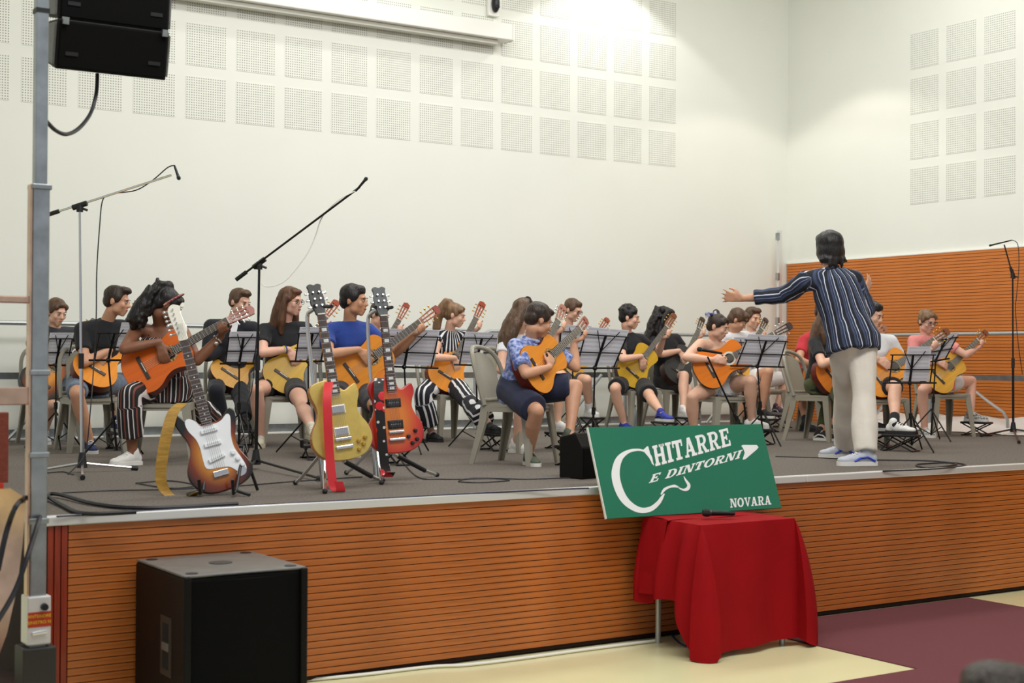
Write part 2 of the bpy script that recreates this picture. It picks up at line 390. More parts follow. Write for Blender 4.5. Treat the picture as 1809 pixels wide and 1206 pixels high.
for yy, th in ((528, .03), (700, .075)):
    zz = at(30, yy, d0-.1).z
    MB().box((-.9, -.02, zz-th/2), (-.036, .02, zz+th/2)).build('side_arm', COPPERY_REFL, t, bevel=.004)
# red brick-look box and metal sheet at the far left edge
bm_, N, L, b = nodemat('brick_red_cover', .6)
tcn = N.new('ShaderNodeTexCoord'); br = N.new('ShaderNodeTexBrick'); mp = N.new('ShaderNodeMapping'); mp.inputs['Rotation'].default_value = (PI/2, 0, 0); mp.inputs['Scale'].default_value = (6, 6, 6)
L.new(tcn.outputs['Object'], mp.inputs[0]); L.new(mp.outputs[0], br.inputs['Vector'])
br.inputs['Color1'].default_value = s2l((122, 52, 34))+(1,); br.inputs['Color2'].default_value = s2l((140, 60, 40))+(1,); br.inputs['Mortar'].default_value = s2l((92, 38, 26))+(1,)
L.new(br.outputs['Color'], b.inputs['Base Color'])
q = at(0, 790, 6.0); zz0 = at(0, 852, 6.0).z; zz1 = at(0, 728, 6.0).z
t = thing('brick_red_panel', 'brick-red panel with red lower part at the left edge beside the mast', 'panel', (q.x-.05, q.y, 0))
MB().box((-.2, -.02, zz0), (.08, .02, zz1)).build('upper_panel', bm_, t, bevel=.003)
MB().box((-.2, -.03, zz0-.1), (.06, .03, zz0)).build('lower_band', mat('bright_red_plastic', (196, 50, 24), .4), t, bevel=.003)
MB().box((-.14, -.02, 0), (-.1, .02, zz0-.1)).build('post', BLACK, t)
vs = []; fs = []; pts = [(18, 862), (46, 880), (40, 960), (30, 1040), (12, 1120), (-20, 1206)]
for i, (x, y) in enumerate(pts):
    a = at(x, y, 5.9); c = at(x-60, y+5, 5.9+.05*math.sin(i)); a2 = a+Vector((.0, .012, 0)); c2 = c+Vector((0, .012, 0)); vs += [tuple(a), tuple(c), tuple(c2), tuple(a2)]
for i in range(len(pts)-1):
    for j in range(4): a = i*4; fs.append((a+j, a+(j+1) % 4, a+4+(j+1) % 4, a+4+j))
fs += [(0, 3, 2, 1), tuple(range(len(vs)-4, len(vs)))]
MB().add(vs, fs).build('metal_sheet', COPPERY_REFL, smooth=True, label='curved coppery metal sheet below the brick-red panel at the left edge', cat='sheet')
dk = at(20, 1190, 6.6)
MB().box((dk.x-.6, dk.y-.2, 0), (dk.x+.14, dk.y+.5, .16)).build('dark_crate', mat('dark_crate_brown', (52, 30, 22), .7, vary=.3, vscale=12), bevel=.01, label='dark brown crate on the floor behind the mast base', cat='crate')
# cables at the stage corner
def cable(pts, r=.006, label='', name='cable', z=HS, m=CABLE, n=6):
    P = [Vector(q) if len(q) == 3 else onz(q[0], q[1], z+r+.0015) for q in pts]
    return MB().tube(spline(P, n), r, 6).build(name, m, smooth=True, label=label, cat='cable')
cn = [at(2, 985, 5.9), at(20, 1030-95, 6.2), at(38, 880, 6.5), at(60, 868, 6.75)]
cable([at(-4, 1096, 5.75), at(28, 1040, 5.85), at(54, 965, 5.95), at(72, 908, 6.25), onz(82, 876, HS+.02), onz(105, 873, HS+.02), (170, 890), (260, 897), (420, 889)], .011, 'thick black cable coming up over the left stage corner')
cable([at(-4, 1008, 5.75), at(14, 930, 5.8), at(36, 884, 5.95), onz(66, 872, HS+.03), onz(86, 878, HS+.02), (110, 892), (150, 907), (240, 904)], .011, 'second thick black cable looped at the left stage corner')
cable([(75, 836), (110, 833), (130, 838)], .004, 'thin cable lying at the chrome microphone stand foot')
cable([(110, 870), (200, 866), (300, 864), (420, 858), (520, 850), (640, 842)], .004, 'thin black cable running along the carpet behind the guitars')
cable([(240, 853), (300, 849), (345, 857), (300, 862), (240, 853)], .004, 'small coil of thin cable beside the strap of the sunburst guitar')
cable([(700, 800), (735, 840), (780, 846), (870, 845), (900, 848), (850, 852), (810, 850), (840, 844), (930, 846), (1018, 843)], .004, 'thin black cable looped on the carpet before the plastic chair')
cable([(1370, 806), (1440, 808), (1480, 810)], .004, 'black cable lying at the left of the conductor shoes')
cable([(1545, 812), (1620, 813), (1660, 815), (1690, 820), (1640, 826), (1620, 820), (1680, 817), (1705, 822), (1650, 828), (1560, 832)], .006, 'coiled black cable right of the conductor near the stage edge')
cable([(100, 912), (300, 900), (600, 884), (900, 868), (1040, 862)], .005, 'blue-black cable lying along the stage edge', m=mat('navy_cable', (24, 26, 60), .5))
cable([onz(535, 1201, .012), onz(640, 1191, .012), onz(760, 1177, .012), onz(820, 1174, .012), onz(900, 1165, .012), onz(1040, 1146, .012), onz(1160, 1131, .012)], .009, 'white cable lying along the foot of the stage front', m=WHITE, z=0)
cable([onz(1178, 1100, .012), onz(1190, 1125, .012), onz(1212, 1140, .012), onz(1235, 1128, .012)], .006, 'blue cable curled on the floor under the red table', m=mat('blue_cable', (30, 50, 110), .5), z=0)

# ------------------------------------------------------------------ subwoofer on the floor
sx0, sy0, sz = .445, -.70, .71
t = thing('subwoofer', 'large black subwoofer cabinet on the floor before the stage', 'loudspeaker', (sx0, sy0, 0))
SW, SD = .60, .66
cb = MB().box((0, .02, .02), (SW, SD, sz-.012)).build('cabinet', BLKCAB, t, bevel=.012)
TOPM = mat('lit_textured_top', (108, 108, 104), .38, vary=.12, vscale=10, bump=.1, bscale=300)  # light falling on the top is put into a paler grey
MB().box((.004, .012, sz-.012), (SW-.004, SD-.004, sz)).build('top_panel', TOPM, t, bevel=.006)
out = [(0.03, .02)]+[(.03+(SW-.06)*i/12, -.035*math.sin(PI*i/12)+.02) for i in range(13)]+[(SW-.03, .03), (.03, .03)]
MB().prism(out, .03, sz-.03).build('front_grille', GRILLE, t)
for x in (0, SW-.035): MB().box((x, .0, .02), (x+.035, .04, sz-.004)).build('corner_post', BLKCAB, t, bevel=.008)
for (x, y) in ((.06, .07), (SW-.06, .07), (.06, SD-.06), (SW-.06, SD-.06)): MB().cyl((x, y, sz-.002), (x, y, sz+.002), .028, n=18).build('stacking_cup', BLACK, t, smooth=True)
MB().cyl((SW/2, SD/2, sz-.002), (SW/2, SD/2, sz+.003), .055, n=24).build('pole_socket', mat('socket_grey', (58, 58, 58), .5), t, smooth=True)
for (z0, z1) in ((.26, .34), (.385, .47)): MB().box((-.004, .19, z0), (.004, .27, z1)).build('handle_recess', mat('recess_black', (4, 5, 6), .8), t, bevel=.002)
MB().box((-.008, .19, .345), (.004, .27, .38)).build('handle_bar', GREYTOP, t, bevel=.003)
MB().box((-.003, .16, .23), (.002, .30, .50)).build('handle_plate', mat('handle_plate', (52, 46, 40), .5), t, bevel=.002)
for x in (.06, SW-.06):
    for y in (.08, SD-.08): MB().cyl((x, y, 0), (x, y, .03), .025).build('foot', RUBBER, t)

# ------------------------------------------------------------------ table with red cloth, microphone, sign
tx0, tx1, ty0, ty1, tz = 3.52, 4.24, -.60, -.10, .742
t = thing('side_table', 'small table with grey metal legs hidden under the red cloth', 'table', (0, 0, 0))
MB().box((tx0, ty0, tz-.025), (tx1, ty1, tz)).build('table_top', mat('grey_table_top', (170, 168, 160), .5), t, bevel=.004)
for x, y in ((tx0+.05, ty0+.05), (tx1-.05, ty0+.05), (tx0+.07, ty1-.03), (tx1-.05, ty1-.03)):
    MB().cyl((x, y, 0), (x, y, tz-.025), .017, n=14).build('leg', RAIL, t, smooth=True)
def drape(name, loop, top, label):
    "loop: (top edge point, hem point, fold depth) along the hanging edge"
    vs = []; fs = []; K = 14; n = len(loop)
    for i, (a, h, fo) in enumerate(loop):
        a, h = Vector(a), Vector(h); out = Vector((h.x-a.x, h.y-a.y, 0))
        for j in range(K+1):
            s = j/K; q = a.lerp(h, s); bow = math.sin(min(1, s*1.1)*PI*.5)
            vs.append((a.x+(h.x-a.x)*bow**.8, a.y+(h.y-a.y)*bow**.8, a.z+(h.z-a.z)*s))
    for i in range(n-1):
        for j in range(K): a = i*(K+1)+j; fs.append((a, a+1, a+K+2, a+K+1))
    c = len(vs); vs += [tuple(q) for q in top]
    m = MB().add(vs, fs)
    m.add([tuple(q) for q in top], [tuple(range(len(top)))])
    o = m.build(name, REDCLOTH, smooth=True, label=label, cat='tablecloth')
    return o
# hem outline sampled around the table: left side short, front long with pointed corners on the floor
def hem_side(p0, p1, n, zf, of, nx, ny, ph=0, amp=.03, freq=3):
    o = []
    for i in range(n+1):
        s = i/n; x = p0[0]+(p1[0]-p0[0])*s; y = p0[1]+(p1[1]-p0[1])*s
        fl = of(s)+amp*math.sin(s*freq*2*PI+ph)
        o.append(((x, y, tz+.006), (x+nx*fl, y+ny*fl, zf(s)), 0))
    return o
lp = hem_side((tx0, ty1), (tx0, ty0), 34, lambda s: .27+.03*s-.02*math.sin(s*9) if s < .78 else .27+.03*s-.28*(s-.78)/.22, lambda s: .07+.02*s, -1, 0, .8, .035, 2.5)
cfl = [((tx0, ty0, tz+.006), (tx0-.10+.06*k, ty0-.06-.05*k, [.02, .006, .004, .004, .006][k]), 0) for k in range(5)]
cfl = [((tx0, ty0, tz+.006), (tx0+.10*math.cos(a)-.02, ty0+.14*math.sin(a)-.02, z), 0) for a, z in ((PI*1.05, .01), (PI*1.2, .004), (PI*1.35, .004), (PI*1.5, .006), (PI*1.62, .03))]
fr = hem_side((tx0, ty0), (tx1, ty0), 40, lambda s: .03+.10*math.exp(-((s-.55)/.3)**2)*0+.02*s, lambda s: .05+.03*math.cos(s*PI), 0, -1, 1.5, .014, 2)
cfr = [((tx1, ty0, tz+.006), (tx1+.13*math.cos(a)+.02, ty0+.12*math.sin(a), z), 0) for a, z in ((PI*1.42, .035), (PI*1.5, .02), (PI*1.62, .005), (PI*1.8, .004), (PI*1.97, .004))]
rs = hem_side((tx1, ty0), (tx1, ty1), 24, lambda s: .02+.33*s, lambda s: .10-.03*s, 1, 0, .3, .03, 2)
drape('tablecloth', lp+cfl+fr+cfr+rs, [(tx0, ty0, tz+.006), (tx1, ty0, tz+.006), (tx1, ty1, tz+.006), (tx0, ty1, tz+.006)], 'dark red cloth draped over the small table before the stage')
# second folded layer on the top
vs = []; fs = []; n = 16
for i in range(n+1):
    s = i/n; x = tx0-.025+(tx1-tx0-.06)*s
    for (y, dz) in ((ty1-.01, .012), (-.25, .018), (-.30, .016), (-.335, .008)): vs.append((x, y+.06*s*0+.015*math.sin(s*7), tz+dz+.002*math.sin(s*11)))
for i in range(n):
    for j in range(3): a = i*4+j; fs.append((a, a+1, a+5, a+4))
for (a, b) in ((0, 1),):
    pass
lo = len(vs); K = 10
for j in range(K+1):
    s = j/K
    for k, y in enumerate((ty1-.01, -.17, -.25, -.30, -.335)): vs.append((tx0-.03-.06*math.sin(s*1.5)-.022*math.sin(k*2.2)*s, y-.0*s, tz+.014-.44*s))
for j in range(K):
    for k in range(4): a = lo+j*5+k; fs.append((a, a+1, a+6, a+5))
MB().add(vs, fs).build('folded_cloth', REDCLOTH, smooth=True, label='folded red cloth layer across the back of the table top', cat='cloth')
def wired_mic(name, a, b, label, r=.024):
    a, b = Vector(a), Vector(b); d = (b-a).normalized(); L_ = (b-a).length
    t = thing(name, label, 'microphone', a); M = Quaternion(Vector((0, 0, 1)).rotation_difference(d)).to_matrix().to_4x4()
    MB().lathe([(.001, -.0), (r*.7, .004), (r, r*.8), (r, r*1.5), (r*.78, r*2.1)], 16, M).build('grille_head', mat('mic_grille', (46, 48, 50), .4, .6, bump=.5, bscale=700), t, smooth=True)
    MB().lathe([(r*.74, r*2.1), (r*.72, r*2.4), (r*.52, L_*.95), (r*.4, L_)], 16, M).build('handle', BLKMET, t, smooth=True)
    MB().lathe([(r*.8, r*1.95), (r*.82, r*2.05), (r*.8, r*2.2)], 16, M).build('collar', mat('mic_collar', (90, 90, 92), .3, .8), t, smooth=True)
    return t
mz = tz+.02+.026
wired_mic('microphone', onz(1240, 905, mz), onz(1298, 907, mz-.008), 'black handheld microphone lying on the red table top')
# sign board
SWd, SHt = 1.372, .552
BLc = Vector((3.172, -.175, tz+.022)); Uv = Vector((1, 0, -.006)).normalized(); Vv = Vector((-.0, .19, .517)).normalized(); Nv = Uv.cross(Vv)
Vv = Nv.cross(Uv)
MS = Matrix(((Uv.x, Vv.x, Nv.x, BLc.x), (Uv.y, Vv.y, Nv.y, BLc.y), (Uv.z, Vv.z, Nv.z, BLc.z), (0, 0, 0, 1)))
t = thing('sign_board', 'green sign with white lettering leaning behind the red table', 'sign'); t.matrix_world = MS
MB().box((0, 0, -.014), (SWd, SHt, 0)).build('board', GREEN, t, bevel=.002)
MB().box((-.004, 0, -.015), (0, SHt, .001)).build('edge_strip', WHITE, t)
def sg(X, Y):
    "place on the sign measured on the enlarged photograph, to metres on the board"
    TL, TR, BR, BL = (135, 85), (905, 65), (993, 445), (222, 495)
    u, v = .5, .5
    for _ in range(12):
        px = (1-u)*(1-v)*BL[0]+u*(1-v)*BR[0]+u*v*TR[0]+(1-u)*v*TL[0]; py = (1-u)*(1-v)*BL[1]+u*(1-v)*BR[1]+u*v*TR[1]+(1-u)*v*TL[1]
        dux = (1-v)*(BR[0]-BL[0])+v*(TR[0]-TL[0]); duy = (1-v)*(BR[1]-BL[1])+v*(TR[1]-TL[1])
        dvx = (1-u)*(TL[0]-BL[0])+u*(TR[0]-BR[0]); dvy = (1-u)*(TL[1]-BL[1])+u*(TR[1]-BR[1])
        ex, ey = X-px, Y-py; de = dux*dvy-duy*dvx
        u += (ex*dvy-ey*dvx)/de; v += (dux*ey-duy*ex)/de
    return (u*SWd, v*SHt)
# slab letters on a unit cell (width, strokes); thick stems, thin bars, block serifs
def R_(x0, y0, x1, y1): return [(x0, y0), (x1, y0), (x1, y1), (x0, y1)]
def ring(cx, cy, rx, ry, ix, iy, a0=0, a1=360, n=20):
    o = [(cx+rx*math.cos(math.radians(a0+(a1-a0)*i/n)), cy+ry*math.sin(math.radians(a0+(a1-a0)*i/n))) for i in range(n+1)]
    q = [(cx+ix*math.cos(math.radians(a0+(a1-a0)*i/n)), cy+iy*math.sin(math.radians(a0+(a1-a0)*i/n))) for i in range(n+1)]
    return [[o[i], o[i+1], q[i+1], q[i]] for i in range(n)]
sr = .13
GL = {
 'H': (.95, [R_(.1, 0, .34, 1), R_(.62, 0, .86, 1), R_(.3, .42, .66, .56), R_(.02, 0, .42, sr), R_(.02, 1-sr, .42, 1), R_(.54, 0, .94, sr), R_(.54, 1-sr, .94, 1)]),
 'I': (.52, [R_(.13, 0, .39, 1), R_(.03, 0, .49, sr), R_(.03, 1-sr, .49, 1)]),
 'T': (.85, [R_(.29, 0, .55, 1), R_(.17, 0, .67, sr), R_(.02, .84, .82, 1), R_(.02, .66, .13, .9), R_(.71, .66, .82, .9)]),
 'A': (.98, [[(.1, 0), (.24, 0), (.52, 1), (.36, 1)], [(.62, 0), (.88, 0), (.60, 1), (.36, 1)], R_(.24, .26, .68, .39), R_(.0, 0, .34, sr), R_(.54, 0, .98, sr)]),
 'R': (.95, [R_(.1, 0, .34, 1), R_(.02, 0, .44, sr), R_(.02, 1-sr, .4, 1), R_(.3, .86, .52, 1), R_(.3, .42, .52, .54), [(.4, .48), (.6, .48), (.88, 0), (.62, 0)], R_(.6, 0, .95, sr)]+ring(.5, .71, .34, .29, .12, .16, -90, 90, 12)),
 'E': (.85, [R_(.1, 0, .34, 1), R_(.02, 0, .8, sr), R_(.02, 1-sr, .78, 1), R_(.3, .44, .58, .57), R_(.68, 0, .8, .32), R_(.66, .7, .78, 1), R_(.5, .36, .6, .65)]),
 'D': (.95, [R_(.1, 0, .34, 1), R_(.02, 0, .5, sr), R_(.02, 1-sr, .5, 1)]+ring(.46, .5, .46, .5, .20, .37, -90, 90, 14)),
 'N': (1.0, [R_(.1, 0, .24, 1), R_(.76, 0, .9, 1), [(.1, 1), (.38, 1), (.9, 0), (.64, 0)], R_(.0, 0, .34, sr), R_(.0, 1-sr, .36, 1), R_(.64, 1-sr, 1.0, 1)]),
 'O': (.98, ring(.49, .5, .48, .52, .22, .38, 0, 360, 28)),
 'V': (.95, [[(.06, 1), (.32, 1), (.56, 0), (.42, 0)], [(.74, 1), (.88, 1), (.56, 0), (.42, 0)], R_(.0, 1-sr, .42, 1), R_(.62, 1-sr, .96, 1)])}
def word(txt, p0, p1, h0, h1, slant=0):
    "letters along the base line p0 to p1 (enlarged-photo places) growing from height h0 to h1 (same units)"
    tot = sum(GL[c][0]*1.06 if c != ' ' else .55 for c in txt); cur = 0
    d = (p1[0]-p0[0], p1[1]-p0[1])
    for c in txt:
        if c == ' ': cur += .55; continue
        wd, polys = GL[c]; m = MB(); pi = 0
        for poly in polys:
            q = []
            for (x, y) in poly:
                s = (cur+x)/tot; h = h0+(h1-h0)*s
                X = p0[0]+d[0]*s+slant*y*h; Y = p0[1]+d[1]*s-y*h
                q.append(sg(X, Y))
            k = len(q); z = .0012+.00004*(pi % 5); pi += 1
            m.add([(a, b, z) for a, b in q], [tuple(range(k))])
        m.build('letter', LETTER, t); cur += wd*1.06
def blob(pts, name='emblem_stroke'):
    q = [sg(*p) for p in pts]; MB().add([(a, b, .0014) for a, b in q], [tuple(range(len(q)))]).build(name, LETTER, t)
word('HITARRE', (420, 262), (764, 163), 92, 80, .08-.26)
word('E DINTORNI', (392, 338), (800, 222), 40, 40, .42)
word('NOVARA', (752, 446), (945, 430), 40, 40, -.06)
def stroke(cl, ws, n=10, name='emblem_stroke'):
    c = spline([(x, y, 0) for x, y in cl], n); k = len(c); W = [ws[min(int(i/(k-1)*(len(ws)-1)), len(ws)-2)]*(1-((i/(k-1)*(len(ws)-1)) % 1 if i < k-1 else 1))+ws[min(int(i/(k-1)*(len(ws)-1))+1, len(ws)-1)]*((i/(k-1)*(len(ws)-1)) % 1 if i < k-1 else 1) for i in range(k)]
    vs = []; fs = []
    for i in range(k):
        dd = (c[min(i+1, k-1)]-c[max(i-1, 0)]).normalized(); nn = Vector((-dd.y, dd.x, 0))*(W[i]/2)
        for q in (c[i]+nn, c[i]-nn): a = sg(q.x, q.y); vs.append((a[0], a[1], .0013))
    for i in range(k-1): fs.append((2*i, 2*i+1, 2*i+3, 2*i+2))
    MB().add(vs, fs).build(name, LETTER, t)
stroke([(408, 250), (398, 215), (372, 193), (340, 187), (300, 197), (266, 230), (253, 290), (263, 350), (288, 405), (322, 440), (362, 458), (402, 452), (432, 428), (448, 404), (460, 384)], [6, 10, 8, 10, 16, 28, 34, 34, 32, 28, 24, 22, 18, 14, 4], 6)
blob([(382, 172), (388, 170), (400, 215), (416, 260), (408, 252), (392, 222), (374, 200), (368, 186)])
stroke([(446, 388), (460, 366), (482, 354), (505, 350), (525, 358)], [6, 12, 10, 12, 4])
stroke([(516, 354), (540, 366), (560, 362), (566, 345), (552, 322), (544, 306)], [4, 8, 16, 14, 8, 2])
blob([(806, 166), (815, 162), (880, 162), (888, 172), (880, 182), (826, 226), (814, 230), (812, 226), (822, 198), (816, 180)])

# wedge monitor behind the sign
q = onz(1040, 846); t = thing('stage_monitor', 'small black monitor speaker on the stage behind the green sign', 'loudspeaker', q, .2)
MB().prism([(0, 0), (.2, 0), (.2, .26), (.06, .29), (0, .2)], 0, .3, Matrix(((0, 0, 1, -.06), (1, 0, 0, 0), (0, 1, 0, 0), (0, 0, 0, 1)))).build('cabinet', BLKCAB, t, bevel=.008)
MB().box((-.05, -.006, .02), (.23, 0, .19)).build('grille', GRILLE, t)

# ------------------------------------------------------------------ microphone stands
def mic_stand(base, hub, boom_a, boom_b, label, m, legs, sleeve=.5, name='microphone_stand', mic=None):
    base = Vector(base); hub = Vector(hub); boom_a = Vector(boom_a); boom_b = Vector(boom_b)
    t = thing(name, label, 'microphone stand', base); o = base
    def B(mb, nm, mm): return mb.build(nm, mm, t, smooth=True, off=o)
    mid = base.lerp(hub, sleeve)
    B(MB().cyl(base+Vector((0, 0, .05)), mid, .0125, n=10), 'lower_pole', m)
    B(MB().cyl(mid-Vector((0, 0, .05)), hub, .0085, n=10), 'upper_pole', m)
    B(MB().cyl(mid-Vector((0, 0, .05)), mid+Vector((0, 0, .05)), .018, n=10), 'clutch', BLACK)
    B(MB().cyl(base+Vector((0, 0, .03)), base+Vector((0, 0, .13)), .035, .02, 12), 'base_hub', BLACK)
    for q in legs:
        q = Vector(q); d = (q-base); d.z = 0
        B(MB().cyl(base+Vector((0, 0, .06)), q+Vector((0, 0, .018)), .009, n=8), 'leg', m)
        B(MB().cyl(q+Vector((0, 0, .02))-d.normalized()*.03, q+Vector((0, 0, .016))+d.normalized()*.012, .016, n=8), 'rubber_foot', RUBBER)
    if (boom_b-boom_a).length > .01:
        B(MB().cyl(boom_a, boom_b, .0075, n=8), 'boom', m)
        d = (boom_b-boom_a).normalized()
        B(MB().cyl(boom_a-d*.0, boom_a+d*.09, .014, n=10), 'counterweight', BLACK)
        c = hub; B(MB().cyl(c-Vector((0, 0, .03)), c+Vector((0, 0, .02)), .022, n=10), 'boom_clamp', BLACK)
        B(MB().cyl(c-d*.05+Vector((0, 0, .012)), c+d*.05+Vector((0, 0, .012)), .018, n=10), 'clamp_block', BLACK)
        B(MB().cyl(c, c+RH*.05-Vector((0, 0, .02)), .008, n=8), 'wing_knob', BLACK)
    return t
b1 = onz(145, 834); d1 = dep(b1)
mic_stand(b1, at(141, 366, d1), at(82, 380, d1+.02), at(303, 309, d1-.05), 'chrome microphone boom stand at the left front of the stage', CHROME, [onz(72, 835), onz(240, 831), onz(146, 848)], .42)
e = at(303, 309, d1-.05)
wired_mic('microphone', at(317, 318, d1-.05), at(308, 292, d1-.04), 'small black microphone on the chrome boom at far left', .013)
cable([at(309, 292, d1), at(296, 296, d1), at(270, 318, d1), at(240, 336, d1), at(200, 342, d1), at(182, 352, d1), at(176, 400, d1), at(171, 480, d1), at(170, 560, d1), at(166, 640, d1), at(160, 720, d1-.1), at(150, 800, d1-.15), onz(120, 838, HS+.006)], .004, 'thin cable hanging from the chrome boom stand')
b2 = onz(452, 828); d2 = dep(b2)
mic_stand(b2, at(458, 468, d2), at(417, 494, d2), at(636, 330, d2-.1), 'black microphone boom stand behind the sunburst electric guitar', BLKMET, [onz(412, 862), onz(566, 850), onz(402, 832)], .52)
wired_mic('microphone', at(649, 313, d2-.1), at(628, 338, d2-.1), 'small microphone at the top of the raised black boom', .013)
cable([at(630, 336, d2-.1), at(600, 352, d2-.1), at(570, 382, d2-.05), at(556, 420, d2), at(540, 452, d2), at(510, 490, d2), at(490, 503, d2), at(470, 506, d2), at(462, 500, d2)], .004, 'white cable drooping below the raised black boom', m=WHITE)
cable([at(456, 560, d2-.02), at(446, 680, d2-.03), at(436, 720, d2-.05), at(440, 790, d2-.05), onz(420, 815, HS+.006), onz(405, 830, HS+.006)], .004, 'black cable running down the black boom stand')
b3 = onz(1310, 792); d3 = dep(b3)
mic_stand(b3, at(1303, 745, d3), at(1303, 745, d3), at(1250, 630, d3-.25), 'low black microphone stand leaning before the hair bow player', BLKMET, [onz(1290, 800), onz(1335, 800), onz(1312, 780)], .5)
wired_mic('microphone', at(1231, 616, d3-.25), at(1276, 624, d3-.25), 'black microphone pointed at the vivid orange guitar', .02)
b4 = onz(1790, 768); d4 = dep(b4)
mic_stand(b4, at(1789, 486, d4), at(1789, 486, d4), at(1774, 432, d4), 'tall black microphone stand at the far right of the stage', BLKMET, [onz(1734, 772), onz(1800, 784), onz(1850, 770)], .45)
wired_mic('microphone', at(1747, 434, d4), at(1788, 424, d4), 'slim black microphone on the far right stand', .012)
cable([at(1788, 424, d4), at(1798, 432, d4), at(1800, 470, d4), at(1796, 520, d4), at(1794, 545, d4), at(1798, 600, d4), at(1806, 660, d4)], .004, 'thin cable hanging beside the far right stand')

# ------------------------------------------------------------------ plastic chairs
def chair_meshes():
    P = {}
    m = MB(); n = 9; vs = []; fs = []
    for k, zt in enumerate((0, -.02)):
        for i in range(n+1):
            for j in range(n+1):
                x = -1+2*i/n; y = -1+2*j/n; rx = .205*(1-.03*(y+1)/2); q = 1-.10*(abs(x)**6)*(abs(y)**6)
                dish = -.018*(1-x*x)*(1-y*y) if k == 0 else 0
                lip = -.012*max(0, -y-.75)*4 if True else 0
                vs.append((x*rx*q, y*.2*q, .43+zt+dish+lip))
    K = (n+1)**2
    for i in range(n):
        for j in range(n):
            a = i*(n+1)+j; fs.append((a, a+n+1, a+n+2, a+1)); fs.append((K+a, K+a+1, K+a+n+2, K+a+n+1))
    edge = [i*(n+1) for i in range(n+1)]+[n*(n+1)+j for j in range(1, n+1)]+[i*(n+1)+n for i in range(n-1, -1, -1)]+[j for j in range(n-1, 0, -1)]
    for a, b in zip(edge, edge[1:]+edge[:1]): fs.append((a, b, b+K, a+K))
    P['seat'] = m.add(vs, fs).mesh('seat', True)
    P['apron'] = MB().box((-.195, -.19, .375), (.195, -.175, .42)).box((-.195, .175, .375), (.195, .19, .42)).box((-.2, -.19, .375), (-.185, .19, .42)).box((.185, -.19, .375), (.2, .19, .42)).mesh('apron')
    for nm, sx, sy in (('a', -1, -1), ('b', 1, -1), ('c', -1, 1), ('d', 1, 1)):
        x, y = sx*.175, sy*.17; X, Y = sx*.215, sy*(.21 if sy < 0 else .245)
        vs = []; fs = []
        for (cx, cy, z, w) in ((x, y, .425, .062), (sx*.188, sy*.182, .30, .056), (X, Y, 0, .036)):
            t = .012
            o = [(cx+sx*.02, cy+sy*.02), (cx+sx*.02-sx*w, cy+sy*.02), (cx+sx*.02-sx*w, cy+sy*.02-sy*t), (cx+sx*.02-sx*t, cy+sy*.02-sy*t), (cx+sx*.02-sx*t, cy+sy*.02-sy*w), (cx+sx*.02, cy+sy*.02-sy*w)]
            vs += [(a, b, z) for a, b in o]
        for i in range(2):
            for j in range(6): fs.append((i*6+j, i*6+(j+1) % 6, (i+1)*6+(j+1) % 6, (i+1)*6+j))
        fs += [tuple(range(6)), tuple(range(12, 18))]
        P['leg'+nm] = MB().add(vs, fs).mesh('leg')
    # back: curved panel and arched rim
    def bp(u, z):     # u -1..1 across
        wd = .20-.03*max(0, (z-.62)/.2)**2
        return (u*wd, .185+.16*((z-.43)/.42)-.05*(u*u)*(.4+(z-.43))*1.2, z)
    vs = []; fs = []; nu, nz = 10, 12
    for k in range(2):
        for i in range(nu+1):
            for j in range(nz+1):
                u = (-1+2*i/nu)*.70; z = .47+(.80-.055*(abs(u)/.7)**2.5*1.0-.47)*j/nz
                q = Vector(bp(u, z)); vs.append((q.x, q.y+(.007 if k else 0), q.z))
    K = (nu+1)*(nz+1)
    for i in range(nu):
        for j in range(nz):
            a = i*(nz+1)+j; fs.append((a, a+1, a+nz+2, a+nz+1)); fs.append((K+a, K+a+nz+1, K+a+nz+2, K+a+1))
    edge = [i*(nz+1) for i in range(nu+1)]+[nu*(nz+1)+j for j in range(1, nz+1)]+[i*(nz+1)+nz for i in range(nu-1, -1, -1)]+[j for j in range(nz-1, 0, -1)]
    for a, b in zip(edge, edge[1:]+edge[:1]): fs.append((a, b, b+K, a+K))
    P['backrest'] = MB().add(vs, fs).mesh('backrest', True)
    path = [bp(-1, .42), bp(-1, .5), bp(-1, .62), bp(-.99, .72), bp(-.9, .785), bp(-.68, .82), bp(-.35, .835), bp(0, .84), bp(.35, .835), bp(.68, .82), bp(.9, .785), bp(.99, .72), bp(1, .62), bp(1, .5), bp(1, .42)]
    P['back_rim'] = MB().tube(spline(path, 3), .017, 8).mesh('back_rim', True)
    P['back_crosspiece'] = MB().tube(spline([bp(-1, .46), bp(-.5, .455), bp(0, .455), bp(.5, .455), bp(1, .46)], 3), .015, 8).mesh('back_crosspiece', True)
    for q in P.values(): q.materials.append(CHAIRP)
    return P
CH = chair_meshes()
def chair(loc, yaw, label):
    t = thing('plastic_chair', label, 'chair', loc, yaw, 'taupe plastic chairs on the stage')
    for k in ('seat', 'apron', 'lega', 'legb', 'legc', 'legd', 'backrest', 'back_rim', 'back_crosspiece'):
        obj('leg' if k.startswith('leg') else k, CH[k], None, t)
    return t

